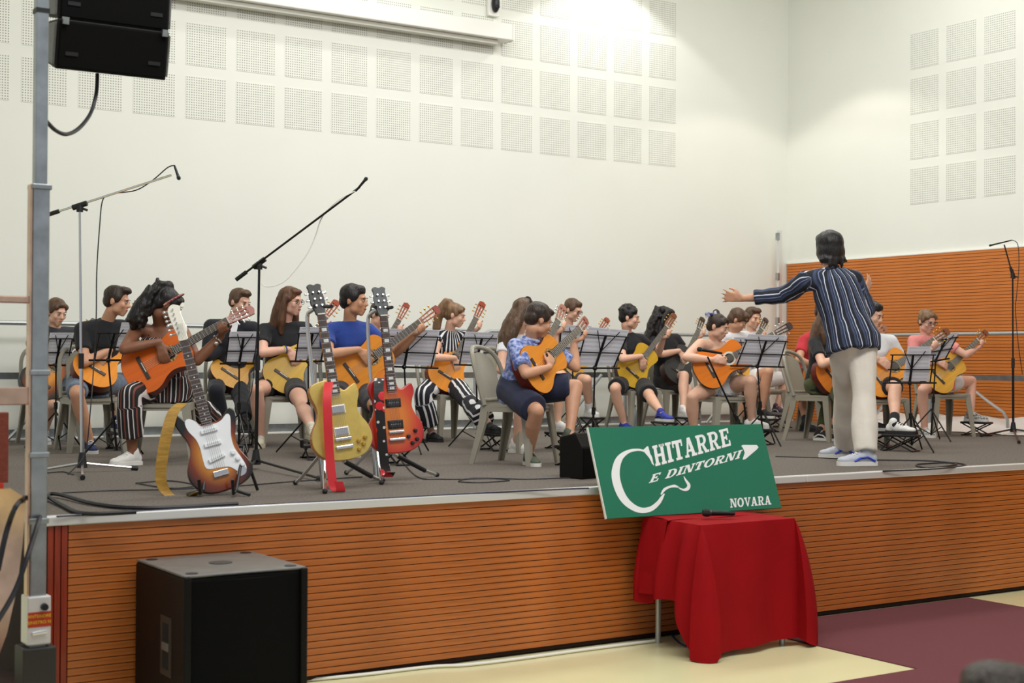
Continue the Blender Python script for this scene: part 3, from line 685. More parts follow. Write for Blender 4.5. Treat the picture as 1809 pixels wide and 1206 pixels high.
# ------------------------------------------------------------------ foot stools
FS = {}
def stool(loc, yaw, label, h=.145):
    if not FS:
        FS['pad'] = MB().box((-.15, -.065, -.022), (.15, .065, 0)).mesh('pad'); bevel_mesh(FS['pad'], .007)
        for s in (-1, 1):
            FS['x%d' % s] = MB().tube([(-.13*s, 0, -.02), (.13*s, 0, -.145)], .007, 6).mesh('cross_leg', True)
        FS['rung'] = MB().tube([(0, -.07, -.14), (0, .07, -.14)], .007, 6).mesh('rung', True)
        for k, q in FS.items(): q.materials.append(BLACK if k == 'pad' else BLKMET)
    t = thing('foot_stool', label, 'foot stool', (loc[0], loc[1], HS+h), yaw, 'black folding foot stools'); t.scale = (1, 1, h/.147)
    obj('pad', FS['pad'], None, t)
    for y in (-.055, .055):
        for s in (-1, 1): obj('cross_leg', FS['x%d' % s], None, t, loc=(0, y, 0))
    for x in (-.13, .13): obj('rung', FS['rung'], None, t, loc=(x, 0, 0))
    return t

# ------------------------------------------------------------------ music stands with sheets
STAVES = None
def sheet_mat():
    global STAVES
    if STAVES: return STAVES
    m, N, L, b = nodemat('printed_music', .8)
    tc = N.new('ShaderNodeTexCoord'); sp = N.new('ShaderNodeSeparateXYZ'); L.new(tc.outputs['UV'], sp.inputs[0])
    y = sp.outputs[1]; sy = mth(N, L, 'FRACT', mth(N, L, 'MULTIPLY', y, 9)); st = mth(N, L, 'MULTIPLY', mth(N, L, 'GREATER_THAN', sy, .35), mth(N, L, 'LESS_THAN', sy, .85))
    nz = N.new('ShaderNodeTexNoise'); nz.inputs['Scale'].default_value = 60; L.new(tc.outputs['UV'], nz.inputs['Vector'])
    mg = mth(N, L, 'MULTIPLY', mth(N, L, 'GREATER_THAN', sp.outputs[0], .07), mth(N, L, 'LESS_THAN', sp.outputs[0], .93))
    f = mth(N, L, 'MULTIPLY', mth(N, L, 'MULTIPLY', st, mg), mth(N, L, 'MULTIPLY_ADD', nz.outputs['Fac'], .8, -.1))
    pc = mix(N, L, f, (232, 231, 236), (176, 176, 188)); L.new(pc, b.inputs['Base Color'])
    tr = N.new('ShaderNodeBsdfTranslucent'); L.new(pc, tr.inputs[0]); ms = N.new('ShaderNodeMixShader'); ms.inputs[0].default_value = .4; L.new(b.outputs[0], ms.inputs[1]); L.new(tr.outputs[0], ms.inputs[2]); L.new(ms.outputs[0], N['Material Output'].inputs[0])
    STAVES = m; return m
def quad_sheet(c, label, th=.002):
    "c: bl, br, tr, tl"
    c = [Vector(q) for q in c]; n = (c[1]-c[0]).cross(c[3]-c[0]).normalized()*th; o = c[0]
    m = bpy.data.meshes.new('music_sheet'); vs = [tuple(q-o) for q in c]+[tuple(q+n-o) for q in c]
    m.from_pydata(vs, [], [(0, 1, 2, 3), (7, 6, 5, 4), (0, 4, 5, 1), (1, 5, 6, 2), (2, 6, 7, 3), (3, 7, 4, 0)])
    uv = m.uv_layers.new(name='UVMap'); co = [(0, 0), (1, 0), (1, 1), (0, 1)]
    for lp in m.loops: uv.data[lp.index].uv = co[lp.vertex_index % 4]
    o_ = obj('music_sheet', m, sheet_mat(), label=label, cat='sheet music', group='music sheets on the stands', loc=o); return o_
def music_stand(desk, d, base, label, sheets, sheet_label, dtop=-.10, yawd=0., legr=.26):
    "desk: bl, br, tr, tl of the wire desk in the photo; d: depth of its lower edge; yawd: extra depth towards the right end"
    bl, br, tr, tl = [Vector(at(x, y, d+dz)) for (x, y), dz in zip(desk, (0, yawd, dtop+yawd, dtop))]
    bs = Vector(base); t = thing('music_stand', label, 'music stand', bs, 0, 'black folding music stands')
    o = bs
    def B(mb, nm): return mb.build(nm, BLKMET, t, smooth=False, off=o)
    r = .006; e = (br-bl).normalized()*.03
    B(MB().tube([bl-e, br+e], .009, 6), 'lower_ledge')
    mid = lambda s: (bl.lerp(tl, s), br.lerp(tr, s))
    for s in (.42, .88):
        a, b = mid(s); B(MB().tube([a-e*.3, b+e*.3], r, 6), 'cross_wire')
    B(MB().tube([bl.lerp(br, .06), mid(.88)[0].lerp(mid(.88)[1], .03)], r, 6), 'side_wire'); B(MB().tube([bl.lerp(br, .94), mid(.88)[0].lerp(mid(.88)[1], .97)], r, 6), 'side_wire')
    cb = bl.lerp(br, .5); ct = mid(.88)[0].lerp(mid(.88)[1], .5); cm = cb.lerp(ct, .5)
    B(MB().bar(cb, ct, .018, .01), 'spine')
    tp = mid(1.0); B(MB().tube([cm, tp[0].lerp(tp[1], .28)], .004, 5), 'page_arm'); B(MB().tube([cm, tp[0].lerp(tp[1], .78)], .004, 5), 'page_arm')
    pole_t = Vector((cb.x, cb.y, cb.z+.02))
    B(MB().tube([bs+Vector((0, 0, .05)), bs.lerp(pole_t, .5)], .0095, 8), 'lower_pole'); B(MB().tube([bs.lerp(pole_t, .45), pole_t], .007, 8), 'upper_pole')
    B(MB().cyl(bs.lerp(pole_t, .46), bs.lerp(pole_t, .54), .016, n=8), 'clutch')
    B(MB().ball(tuple(cb), .02, 8, 6), 'tilt_joint')
    for k in range(3):
        a = 2*PI*k/3+.4; q = bs+Vector((math.cos(a)*legr, math.sin(a)*legr, .006)); h = bs+Vector((0, 0, .30))
        lg = B(MB().tube([h, q], .007, 6), 'leg')
        c2 = h.lerp(q, .55); B(MB().tube([bs+Vector((0, 0, .06)), c2], .005, 5), 'leg_brace')
    nrm = (br-bl).cross(tl-bl).normalized()
    if nrm.dot(AH) < 0: nrm = -nrm
    for i, (x0, x1, y0, y1) in enumerate(sheets):      # fractions on the desk
        f = lambda u, v: bl.lerp(br, u).lerp(tl.lerp(tr, u), v)+nrm*(.016+.004*i) if v <= 1 else bl.lerp(br, u)+(tl.lerp(tr, u)-bl.lerp(br, u))*v+nrm*(.016+.004*i)
        quad_sheet([f(x0, y0), f(x1, y0), f(x1, y1), f(x0, y1)], sheet_label if len(sheets) == 1 else ('left ' if i == 0 else 'right ')+sheet_label)
    return t

# ------------------------------------------------------------------ guitars
def outline(ctrl, n=8):
    "half outline control points (x, y) from tail to neck, mirrored"
    h = spline([(x, y, 0) for x, y in ctrl], n); up = [(q.x, max(q.y, 0)) for q in h]
    return up+[(x, -y) for x, y in reversed(up[1:-1])]
CB = outline([(0, 0), (.006, .07), (.035, .13), (.085, .172), (.14, .184), (.195, .170), (.25, .136), (.30, .119), (.345, .122), (.395, .138), (.435, .139), (.465, .115), (.484, .07), (.488, 0)])
GM = {}
STRING = mat('nylon_string', (214, 208, 190), .3)
IVORY = mat('ivory_plastic', (228, 222, 204), .35)
GOLD = mat('brass_tuner', (206, 168, 82), .25, 1)
EBONY = mat('dark_fretboard', (58, 48, 42), .45)
def guitar_parts():
    D_ = .094; inset = lambda pts, f: [(.244+(x-.244)*f, y*f) for x, y in pts]
    GM['body'] = MB().prism(CB, -D_, -.004).mesh('body')
    GM['soundboard'] = MB().prism(inset(CB, .992), -.006, .0).mesh('soundboard')
    ringv = []; ringf = []; n = 28; cx = .335
    for i in range(n):
        a = 2*PI*i/n; ringv += [(cx+.062*math.cos(a), .062*math.sin(a), .0012), (cx+.044*math.cos(a), .044*math.sin(a), .0012)]
    for i in range(n): a = 2*i; b = 2*((i+1) % n); ringf.append((a, b, b+1, a+1))
    GM['rosette'] = MB().add(ringv, ringf).mesh('rosette')
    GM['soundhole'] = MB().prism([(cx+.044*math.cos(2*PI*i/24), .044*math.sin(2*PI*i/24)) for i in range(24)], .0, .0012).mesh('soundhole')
    GM['bridge'] = MB().box((.125, -.09, 0), (.152, .09, .008)).mesh('bridge'); bevel_mesh(GM['bridge'], .003)
    GM['saddle'] = MB().box((.141, -.038, .008), (.146, .038, .013)).mesh('saddle')
    GM['fretboard'] = MB().prism([(.385, -.031), (.79, -.026), (.79, .026), (.385, .031)], .001, .009).mesh('fretboard')
    nk = MB(); vs = []; fs = []
    for i, x in enumerate((.47, .52, .79)):
        hw = .031-.005*(x-.385)/.405; dp = .03 if i == 0 else .022
        for j in range(7):
            a = PI*j/6; vs.append((x, -hw*math.cos(a), -.0-dp*math.sin(a)+.001))
    for i in range(2):
        for j in range(6): fs.append((i*7+j, i*7+j+1, (i+1)*7+j+1, (i+1)*7+j))
        fs.append((i*7, (i+1)*7, (i+1)*7+6, i*7+6))
    fs += [tuple(range(6, -1, -1)), tuple(range(14, 21))]
    GM['neck'] = nk.add(vs, fs).mesh('neck', True)
    fr = MB(); k = 0
    for i in range(1, 19):
        x = .79-.65*(1-2**(-i/12)); fr.box((x-.0012, -.027-.002*i/18, .0095), (x+.0012, .027+.002*i/18, .0108))
    GM['fret_wires'] = fr.mesh('fret_wires')
    GM['nut'] = MB().box((.788, -.026, .004), (.794, .026, .013)).mesh('nut')
    hs = MB(); hs.M = Matrix.Translation((.79, 0, 0)) @ Matrix.Rotation(math.radians(12), 4, 'Y')
    hs.box((0, -.027, -.018), (.03, .027, .0)).prism([(.15, -.036), (.185, -.034), (.195, -.014), (.2, 0), (.195, .014), (.185, .034), (.15, .036)], -.018, 0)
    for a, b in ((-.036, -.024), (-.007, .007), (.024, .036)): hs.prism([(.025, a*.75), (.155, a), (.155, b), (.025, b*.75)], -.018, 0)
    GM['headstock'] = hs.mesh('headstock')
    for s in (-1, 1):
        p = MB(); p.M = hs.M
        p.cyl((0, s*.036, -.009), (0, s*.05, -.009), .0028, n=6); p.ball((0, s*.057, -.009), (.0075, .009, .006), 8, 5); p.cyl((0, s*.034, -.009), (0, s*.008, -.009), .004, n=6)
        GM['tuner%d' % s] = p.mesh('tuner', True)
    HM = hs.M
    for i in range(6):
        y = (-2.5+i)
        GM['string%d' % i] = MB().tube([(.143, y*.0115, .0125), (.79, y*.0085, .0135), tuple(HM @ Vector((.06+.03*(i % 3), (1 if y > 0 else -1)*.014, -.004)))], .0008, 4).mesh('string')
guitar_parts()
def guitar(tail, tip, nhint, label, top, side, neckm=None, scale=1., hole=True, rosm=None, pegs=None, extra=None, head=None, fb=None, fulls=True, hidden_top=False):
    tail, tip = Vector(tail), Vector(tip); x = (tip-tail); L_ = x.length; x.normalize()
    z = Vector(nhint); z = (z-x*z.dot(x)).normalized(); y = z.cross(x)
    s = L_/.985
    M = Matrix(((x.x, y.x, z.x, tail.x), (x.y, y.y, z.y, tail.y), (x.z, y.z, z.z, tail.z), (0, 0, 0, 1)))
    t = thing('classical_guitar', label, 'guitar', group='guitars held by the players'); t.matrix_world = M @ Matrix.Scale(s, 4)
    neckm = neckm or mat('mahogany_neck', (142, 86, 52), .4, vary=.15, vscale=8)
    def O(nm, key, mm):
        me = GM[key].copy(); me.materials.clear(); me.materials.append(mm); return obj(nm, me, None, t)
    def OS(nm, key, mm):
        if not GM[key].materials: GM[key].materials.append(mm)
        return obj(nm, GM[key], None, t)
    bd = O('body', 'body', side); O('soundboard', 'soundboard', top)
    if hole:
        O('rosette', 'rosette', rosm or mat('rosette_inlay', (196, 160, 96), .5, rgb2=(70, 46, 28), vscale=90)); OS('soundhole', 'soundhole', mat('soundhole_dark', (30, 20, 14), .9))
    br = O('bridge', 'bridge', fb or EBONY); obj('saddle', GM['saddle'], None if GM['saddle'].materials else IVORY, br)
    nk = O('neck', 'neck', neckm); f = O('fretboard', 'fretboard', fb or EBONY); fw_ = OS('fret_wires', 'fret_wires', CHROME); fw_.parent = f; fw_['kind'] = 'stuff'
    OS('nut', 'nut', IVORY)
    h = O('headstock', 'headstock', head or mat('red_headstock', (150, 62, 36), .3, coat=.2))
    for sgn in (-1, 1):
        for k in range(3):
            o = O('tuner', 'tuner%d' % sgn, pegs or GOLD); o.parent = h
            dv = Matrix.Rotation(math.radians(12), 4, 'Y') @ Vector((.055+.04*k, 0, 0)); o.location = dv
    for i in range(6): OS('string', 'string%d' % i, STRING)
    return t, M @ Matrix.Scale(s, 4)
def lacquer(name, rgb, rgb2=None, rough=.3): 
    return mat(name, rgb, rough, vary=.07 if not rgb2 else 0, vscale=4, stretch=(.6, 8, 1), spec=.28)
def burst_mat(name, inner, mid, outer, cx, sx, sy, rough=.15, r0=.45, r1=.8, r2=1.0):
    m, N, L, b = nodemat(name, rough); b.inputs['Coat Weight'].default_value = .5
    tc = N.new('ShaderNodeTexCoord'); sp = N.new('ShaderNodeSeparateXYZ'); L.new(tc.outputs['Object'], sp.inputs[0])
    u = mth(N, L, 'DIVIDE', mth(N, L, 'SUBTRACT', sp.outputs[0], cx), sx); v = mth(N, L, 'DIVIDE', sp.outputs[1], sy)
    r = mth(N, L, 'SQRT', mth(N, L, 'ADD', mth(N, L, 'MULTIPLY', u, u), mth(N, L, 'MULTIPLY', v, v)))
    cr = N.new('ShaderNodeValToRGB'); e = cr.color_ramp.elements
    e[0].position = r0; e[0].color = s2l(inner)+(1,); e[1].position = r2; e[1].color = s2l(outer)+(1,); q = e.new(r1); q.color = s2l(mid)+(1,)
    L.new(r, cr.inputs[0]); L.new(cr.outputs[0], b.inputs['Base Color']); return m

# ------------------------------------------------------------------ electric guitars on stands
def full_outline(pts, n=6):
    return [(q.x, q.y) for q in spline([(x, y, 0) for x, y in pts], n, True)]
ROSEW = mat('rosewood_board', (70, 46, 34), .4, vary=.2, vscale=20)
MAPLE = mat('maple_neck', (222, 186, 122), .3)
PEARL = mat('pearl_inlay', (226, 228, 226), .25)
def electric(name, tail, tip, nh, label, pts, bodym, backm, neckm, boardm, headm, headpts, kind, thick=.044, bodylen=.45):
    tail, tip = Vector(tail), Vector(tip); x = (tip-tail); Lg = x.length; x.normalize(); z = Vector(nh); z = (z-x*z.dot(x)).normalized(); y = z.cross(x); s = Lg/1.0
    M = Matrix(((x.x, y.x, z.x, tail.x), (x.y, y.y, z.y, tail.y), (x.z, y.z, z.z, tail.z), (0, 0, 0, 1))) @ Matrix.Scale(s, 4)
    t = thing(name, label, 'electric guitar', group='electric guitars on stands'); t.matrix_world = M
    o = full_outline(pts)
    me = MB().prism(o, -thick, 0).mesh('body'); bevel_mesh(me, .007, 3); me.polygons.foreach_set('use_smooth', [True]*len(me.polygons)); me.set_sharp_from_angle(angle=math.radians(50)); me.materials.append(bodym); me.materials.append(backm)
    for p in me.polygons:
        if p.normal.z < .5: p.material_index = 1
    obj('body', me, None, t)
    x1 = .80; MB().prism([(.36, -.028), (x1, -.021), (x1, .021), (.36, .028)], .004, .011).build('fretboard', boardm, t)
    MB().tube([(.38, 0, -.011), (.6, 0, -.011), (x1, 0, -.010)], [.027, .024, .0205], 12, flat=.62).build('neck', neckm, t, smooth=True)
    fb = t.children[-2]; fr = MB()
    for i in range(1, 22): xx = x1-.648*(1-2**(-i/12)); fr.box((xx-.0012, -.0265, .011), (xx+.0012, .0265, .0122))
    fr.build('fret_wires', CHROME, fb, kind='stuff')
    for i in (3, 5, 7, 9, 12, 15, 17, 19):
        xx = x1-.648*(1-2**(-(i-.5)/12))
        if kind == 'strat': MB().cyl((xx, 0, .0105), (xx, 0, .0118), .0035, n=10).build('inlay', PEARL, fb)
        else: MB().box((xx-.009, -.014, .0105), (xx+.009, .014, .0118)).build('inlay', PEARL, fb)
    HM = Matrix.Translation((x1, 0, .002)) @ Matrix.Rotation(math.radians(4 if kind == 'strat' else 13), 4, 'Y')
    hd = MB(); hd.M = HM; hd.prism(full_outline(headpts, 4), -.015, 0); h = hd.build('headstock', headm, t, bevel=.002)
    MB().box((x1-.002, -.021, .004), (x1+.004, .021, .014)).build('nut', IVORY, t)
    tp = [(.045+.025*i, .02) for i in range(6)] if kind == 'strat' else [(.05+.04*i, sgn*.03) for i in range(3) for sgn in (-1, 1)]
    for (a, b_) in tp:
        m = MB(); m.M = HM; m.cyl((a, b_*.55, 0), (a, b_*.55, .014), .0045, n=8); m.build('tuner_post', CHROME, h, smooth=True)
        m = MB(); m.M = HM; sg_ = 1 if b_ > 0 else -1; m.cyl((a, sg_*.025, -.008), (a, sg_*.05, -.008), .003, n=6); m.ball((a, sg_*.055, -.008), (.009, .008, .005), 8, 5); m.build('tuner', CHROME, h, smooth=True)
    br = .09 if kind != 'strat' else .085
    for i in range(6):
        yy = -2.5+i; MB().tube([(br, yy*.0105, .016), (x1, yy*.0072, .0135), tuple(HM @ Vector((.09, yy*.006, .006)))], .0007, 4).build('string', mat('steel_string', (190, 190, 190), .25, 1), t)
    return t, M
def pick(t, x, w=.078, h=.036, z=.0, m=BLACK, ring=None, rot=0, poles=True):
    M = Matrix.Translation((x, 0, z)) @ Matrix.Rotation(rot, 4, 'Z')
    if ring: MB().box((-h/2-.005, -w/2-.006, 0), (h/2+.005, w/2+.006, .006), M).build('pickup_ring', ring, t, bevel=.002)
    p = MB().box((-h/2, -w/2, 0), (h/2, w/2, .011), M).build('pickup', m, t, bevel=.002)
    if poles:
        for i in range(6): MB().cyl(M @ Vector((0, (-2.5+i)*.0105, .010)), M @ Vector((0, (-2.5+i)*.0105, .012)), .003, n=8).build('pole_piece', CHROME, p)
def knob(t, x, y, m, r=.012): MB().lathe([(r, 0), (r*.95, .010), (r*.8, .016), (r*.4, .017)], 14, Matrix.Translation((x, y, 0))).build('knob', m, t, smooth=True)
def strap(pts, wd, m, label, widthdir, name='guitar_strap', th=.003):
    P = spline(pts, 8); vs = []; fs = []
    for i, q in enumerate(P):
        w = Vector(widthdir(i/(len(P)-1))).normalized()*wd/2; d = (P[min(i+1, len(P)-1)]-P[max(i-1, 0)]).normalized(); n = d.cross(w).normalized()*th/2
        vs += [tuple(q+w+n), tuple(q-w+n), tuple(q-w-n), tuple(q+w-n)]
    for i in range(len(P)-1):
        for j in range(4): fs.append((i*4+j, i*4+(j+1) % 4, (i+1)*4+(j+1) % 4, (i+1)*4+j))
    fs += [(0, 3, 2, 1), tuple(range(len(vs)-4, len(vs)))]
    mb = MB().add(vs, fs); return mb.build(name, m, smooth=False, label=label, cat='guitar strap', group='guitar straps')
TOCAM = -AH
# --- sunburst double cutaway guitar on a low stand
g0 = onz(392, 874); dg = dep(g0)
SBURST = burst_mat('three_tone_burst', (214, 140, 40), (120, 44, 14), (14, 10, 9), .19, .27, .205, r0=.30, r1=.62, r2=.84)
STRAT = [(0, .0), (.004, .07), (.03, .12), (.085, .155), (.14, .158), (.19, .138), (.235, .117), (.28, .117), (.33, .135), (.385, .155), (.425, .158), (.442, .145), (.43, .125), (.395, .10), (.372, .07), (.362, .035), (.355, 0), (.352, -.033), (.358, -.06), (.375, -.09), (.398, -.115), (.402, -.135), (.385, -.148), (.345, -.147), (.29, -.130), (.24, -.117), (.19, -.122), (.14, -.145), (.09, -.163), (.04, -.14), (.01, -.08)]
SH = [(0, -.021), (.03, -.024), (.06, -.034), (.10, -.028), (.15, -.026), (.185, -.034), (.195, -.05), (.175, -.045), (.19, -.02), (.2, .005), (.185, .03), (.15, .038), (.06, .028), (.03, .022), (0, .021)]
tl = at(399, 866, dg-.02); tpp = at(306, 536, dg+.15)
eg, EM = electric('electric_guitar', tl, tpp, TOCAM+Vector((0, 0, .25))+RH*.25, 'sunburst electric guitar with white pickguard on a low black stand', STRAT, SBURST, mat('black_gloss', (14, 11, 10), .12, coat=.5), MAPLE, ROSEW, mat('glare_white_headstock', (244, 240, 226), .08, coat=1), SH, 'strat')  # near-white headstock: the lamp glare on it is put into its colour
WPG = mat('white_pickguard', (238, 240, 242), .25)
pg = [(.345, .03), (.38, .055), (.40, .085), (.385, .105), (.34, .10), (.29, .075), (.24, .066), (.18, .068), (.13, .06), (.12, .0), (.11, -.05), (.07, -.09), (.06, -.115), (.09, -.13), (.14, -.118), (.20, -.098), (.26, -.098), (.31, -.11), (.36, -.12), (.375, -.105), (.35, -.07), (.342, -.03)]
pgo = MB().prism(full_outline(pg, 4), .0006, .003).build('pickguard', WPG, eg)
for x, r_ in ((.17, .18), (.245, 0), (.315, 0)): pick(eg, x, .085, .02, .003, WPG, rot=r_)
for x, y in ((.175, -.085), (.14, -.1), (.105, -.115)): knob(eg, x, y, WPG, .013)
MB().box((.075, -.038, 0), (.105, .038, .014)).build('bridge', CHROME, eg, bevel=.002)
MB().prism(full_outline([(.06, -.075), (.085, -.085), (.10, -.10), (.085, -.125), (.06, -.12), (.05, -.095)], 4), .001, .004).build('jack_plate', CHROME, eg)
t = thing('guitar_stand', 'low black folding stand under the sunburst electric guitar', 'guitar stand', g0)
for s in (-1, 1):
    a = g0+RH*(.1*s)+AH*.10; b_ = g0+RH*(.1*s)-AH*.12
    MB().tube([a+Vector((0, 0, .26)), g0+RH*(.09*s)+Vector((0, 0, .03))-AH*.06, g0+RH*(.09*s)+Vector((0, 0, .02))-AH*.14, g0+RH*(.09*s)+Vector((0, 0, .10))-AH*.17], .009, 8).build('cradle_arm', BLACK, t, smooth=True, off=g0)
    MB().tube([a+Vector((0, 0, .24)), g0+RH*(.16*s)+AH*.2+Vector((0, 0, .01))], .009, 8).build('leg', BLACK, t, smooth=True, off=g0)
    MB().tube([g0+RH*(.09*s)+Vector((0, 0, .03))-AH*.06, g0+RH*(.17*s)-AH*.1+Vector((0, 0, .01))], .009, 8).build('leg', BLACK, t, smooth=True, off=g0)
MB().tube([g0+RH*.1+AH*.1+Vector((0, 0, .26)), g0-RH*.1+AH*.1+Vector((0, 0, .26))], .009, 8).build('top_bar', BLACK, t, smooth=True, off=g0)
LEATH = mat('tan_leather', (176, 134, 52), .5, vary=.25, vscale=9, stretch=(1, 1, 6), bump=.3, bscale=60)
strap([at(322, 712, dg+.02), at(306, 728, dg-.02), at(296, 760, dg-.05), at(288, 800, dg-.06), at(284, 845, dg-.06), at(296, 872, dg-.04), at(322, 882, dg-.06), at(352, 868, dg-.09)], .062, LEATH, 'tan leather strap hanging from the sunburst electric guitar', lambda s: RH*math.cos(s*1.2)+AH*math.sin(s*1.2)*.7)

# --- tall tubular stands
def tall_stand(base, top, yoke, label, feet):
    base, top = Vector(base), Vector(top); t = thing('guitar_stand', label, 'guitar stand', base)
    B = lambda mb, nm, m: mb.build(nm, m, t, smooth=True, off=base)
    yk = Vector(yoke)
    B(MB().tube(spline([base+Vector((0, 0, .12)), base.lerp(top, .55), top-Vector((0, 0, .05)), top.lerp(yk, .25)+Vector((0, 0, .012)), yk], 5), .012, 10), 'bent_tube', CHROME)
    B(MB().cyl(base.lerp(top, .38), base.lerp(top, .46), .019, n=12), 'height_clamp', BLACK)
    B(MB().cyl(base, base.lerp(top, .42), .016, n=12), 'lower_tube', CHROME)
    B(MB().tube([yk-RH*.05+TOCAM*.03, yk-RH*.045, yk+RH*.045, yk+RH*.05+TOCAM*.04], .011, 8), 'neck_yoke', BLACK)
    h = base+Vector((0, 0, .22))
    for q in feet:
        q = Vector(q); e = h.lerp(q, .8)
        B(MB().cyl(h, e, .011, n=10), 'leg', CHROME); B(MB().cyl(h.lerp(q, .35), e, .015, n=10), 'foam_sleeve', BLACK) if q == Vector(feet[-1]) else None
        B(MB().cyl(e, q+Vector((0, 0, .012)), .011, n=10), 'leg_end', CHROME); B(MB().ball(q+Vector((0, 0, .014)), .016, 10, 6), 'rubber_foot', RUBBER)
    c = h+TOCAM*.06
    for s in (-1, 1): B(MB().tube([h+Vector((0, 0, .03)), h+RH*(.11*s)+TOCAM*.02+Vector((0, 0, .02)), h+RH*(.11*s)+TOCAM*.13+Vector((0, 0, .03)), h+RH*(.11*s)+TOCAM*.15+Vector((0, 0, .07))], .011, 8), 'cradle_arm', BLACK)
    return t
LPB = [(0, 0), (.006, .07), (.03, .125), (.08, .163), (.13, .168), (.18, .153), (.225, .126), (.265, .113), (.305, .117), (.35, .133), (.395, .136), (.425, .112), (.438, .065), (.44, .028), (.425, 0), (.42, -.03), (.385, -.035), (.375, -.06), (.395, -.095), (.405, -.118), (.39, -.13), (.35, -.135), (.305, -.12), (.265, -.113), (.225, -.126), (.18, -.153), (.13, -.168), (.08, -.163), (.03, -.125), (.006, -.07)]
LPH = [(0, -.021), (.03, -.03), (.06, -.04), (.10, -.041), (.15, -.036), (.175, -.04), (.185, -.02), (.178, 0), (.185, .02), (.175, .04), (.15, .036), (.10, .041), (.06, .04), (.03, .03), (0, .021)]
GOLDT = mat('gold_top', (204, 176, 88), .3, .3, vary=.06, vscale=30, coat=.6); AMBER = mat('amber_back', (212, 128, 30), .2, vary=.1, vscale=6, coat=.5)
b5 = onz(572, 862); d5 = dep(b5)
tall_stand(b5, at(543, 556, d5+.05), at(572, 541, d5-.02), 'tall chrome guitar stand holding the gold electric guitar', [onz(522, 856), onz(574, 872), onz(676, 852)])
eg, EM = electric('electric_guitar', at(612, 812, d5-.16), at(556, 492, d5-.02), TOCAM+RH*.45+Vector((0, 0, .2)), 'gold top electric guitar with cream pickup rings on a tall stand', LPB, GOLDT, AMBER, mat('amber_neck', (200, 140, 60), .3), ROSEW, mat('black_headface', (24, 22, 22), .5), LPH, 'lp', .05)
for x in (.155, .275): pick(eg, x, .072, .04, .0, CHROME, IVORY, poles=False)
MB().box((.105, -.045, 0), (.12, .045, .016)).build('bridge', CHROME, eg, bevel=.002); MB().box((.06, -.048, 0), (.078, .048, .018)).build('tailpiece', CHROME, eg, bevel=.004)
for x, y in ((.07, -.11), (.105, -.125), (.045, -.08), (.09, -.085)): knob(eg, x, y, GOLD)
REDST = mat('red_webbing', (214, 44, 52), .6, bump=.1, bscale=200)
strap([at(581, 675, d5-.14), at(578, 700, d5-.22), at(579, 740, d5-.24), at(582, 800, d5-.24), at(586, 840, d5-.25), at(590, 862, d5-.26), at(602, 868, d5-.28), at(598, 850, d5-.29)], .05, REDST, 'bright red strap hanging before the gold electric guitar', lambda s: RH+AH*.1)
CHB = [(0, 0), (.006, .07), (.03, .125), (.08, .163), (.13, .168), (.18, .153), (.225, .126), (.265, .113), (.305, .117), (.35, .133), (.395, .136), (.425, .112), (.438, .065), (.44, .028), (.425, 0), (.415, -.03), (.38, -.04), (.37, -.065), (.392, -.10), (.40, -.12), (.385, -.13), (.35, -.135), (.305, -.12), (.265, -.113), (.225, -.126), (.18, -.153), (.13, -.168), (.08, -.163), (.03, -.125), (.006, -.07)]
CHERRY = burst_mat('cherry_burst', (214, 120, 40), (196, 58, 34), (170, 24, 30), .2, .27, .19, r0=.3, r1=.7, r2=.95)
b6 = onz(664, 848); d6 = dep(b6)
tall_stand(b6, at(650, 560, d6+.05), at(679, 543, d6-.02), 'tall chrome guitar stand holding the cherry red electric guitar', [onz(612, 838), onz(674, 856), onz(772, 842)])
eg, EM = electric('electric_guitar', at(704, 800, d6-.16), at(671, 498, d6-.02), TOCAM+RH*.4+Vector((0, 0, .2)), 'cherry red burst electric guitar with black pickups on a tall stand', CHB, CHERRY, mat('cherry_red_gloss', (176, 22, 34), .2, coat=.5), mat('cherry_neck', (122, 24, 30), .3), ROSEW, mat('grey_black_headface', (64, 70, 72), .5), LPH, 'lp', .04)
for x in (.165, .29): pick(eg, x, .08, .04, .0, BLACK, BLACK)
MB().box((.115, -.045, 0), (.128, .045, .016)).build('bridge', CHROME, eg, bevel=.002); MB().box((.07, -.048, 0), (.086, .048, .018)).build('tailpiece', CHROME, eg, bevel=.004)
for x, y in ((.12, -.115), (.07, -.12), (.05, -.09), (.09, -.07)): knob(eg, x, y, BLACK)
m, N, L, b = nodemat('patterned_strap', .6)
tc = N.new('ShaderNodeTexCoord'); vo = N.new('ShaderNodeTexVoronoi'); vo.inputs['Scale'].default_value = 11; L.new(tc.outputs['Object'], vo.inputs['Vector'])
f1 = mth(N, L, 'LESS_THAN', vo.outputs['Distance'], .32); c1 = mix(N, L, f1, (22, 20, 22), (208, 30, 40))
vo2 = N.new('ShaderNodeTexVoronoi'); vo2.inputs['Scale'].default_value = 26; L.new(tc.outputs['Object'], vo2.inputs['Vector']); f2 = mth(N, L, 'LESS_THAN', vo2.outputs['Distance'], .24)
L.new(mix(N, L, f2, c1, (206, 206, 206)), b.inputs['Base Color'])
strap([at(670, 668, d6-.12), at(669, 690, d6-.22), at(672, 740, d6-.24), at(676, 790, d6-.24), at(681, 830, d6-.24), at(684, 842, d6-.27), at(690, 834, d6-.30)], .058, m, 'black strap with red and grey print on the cherry guitar', lambda s: RH+AH*.1)

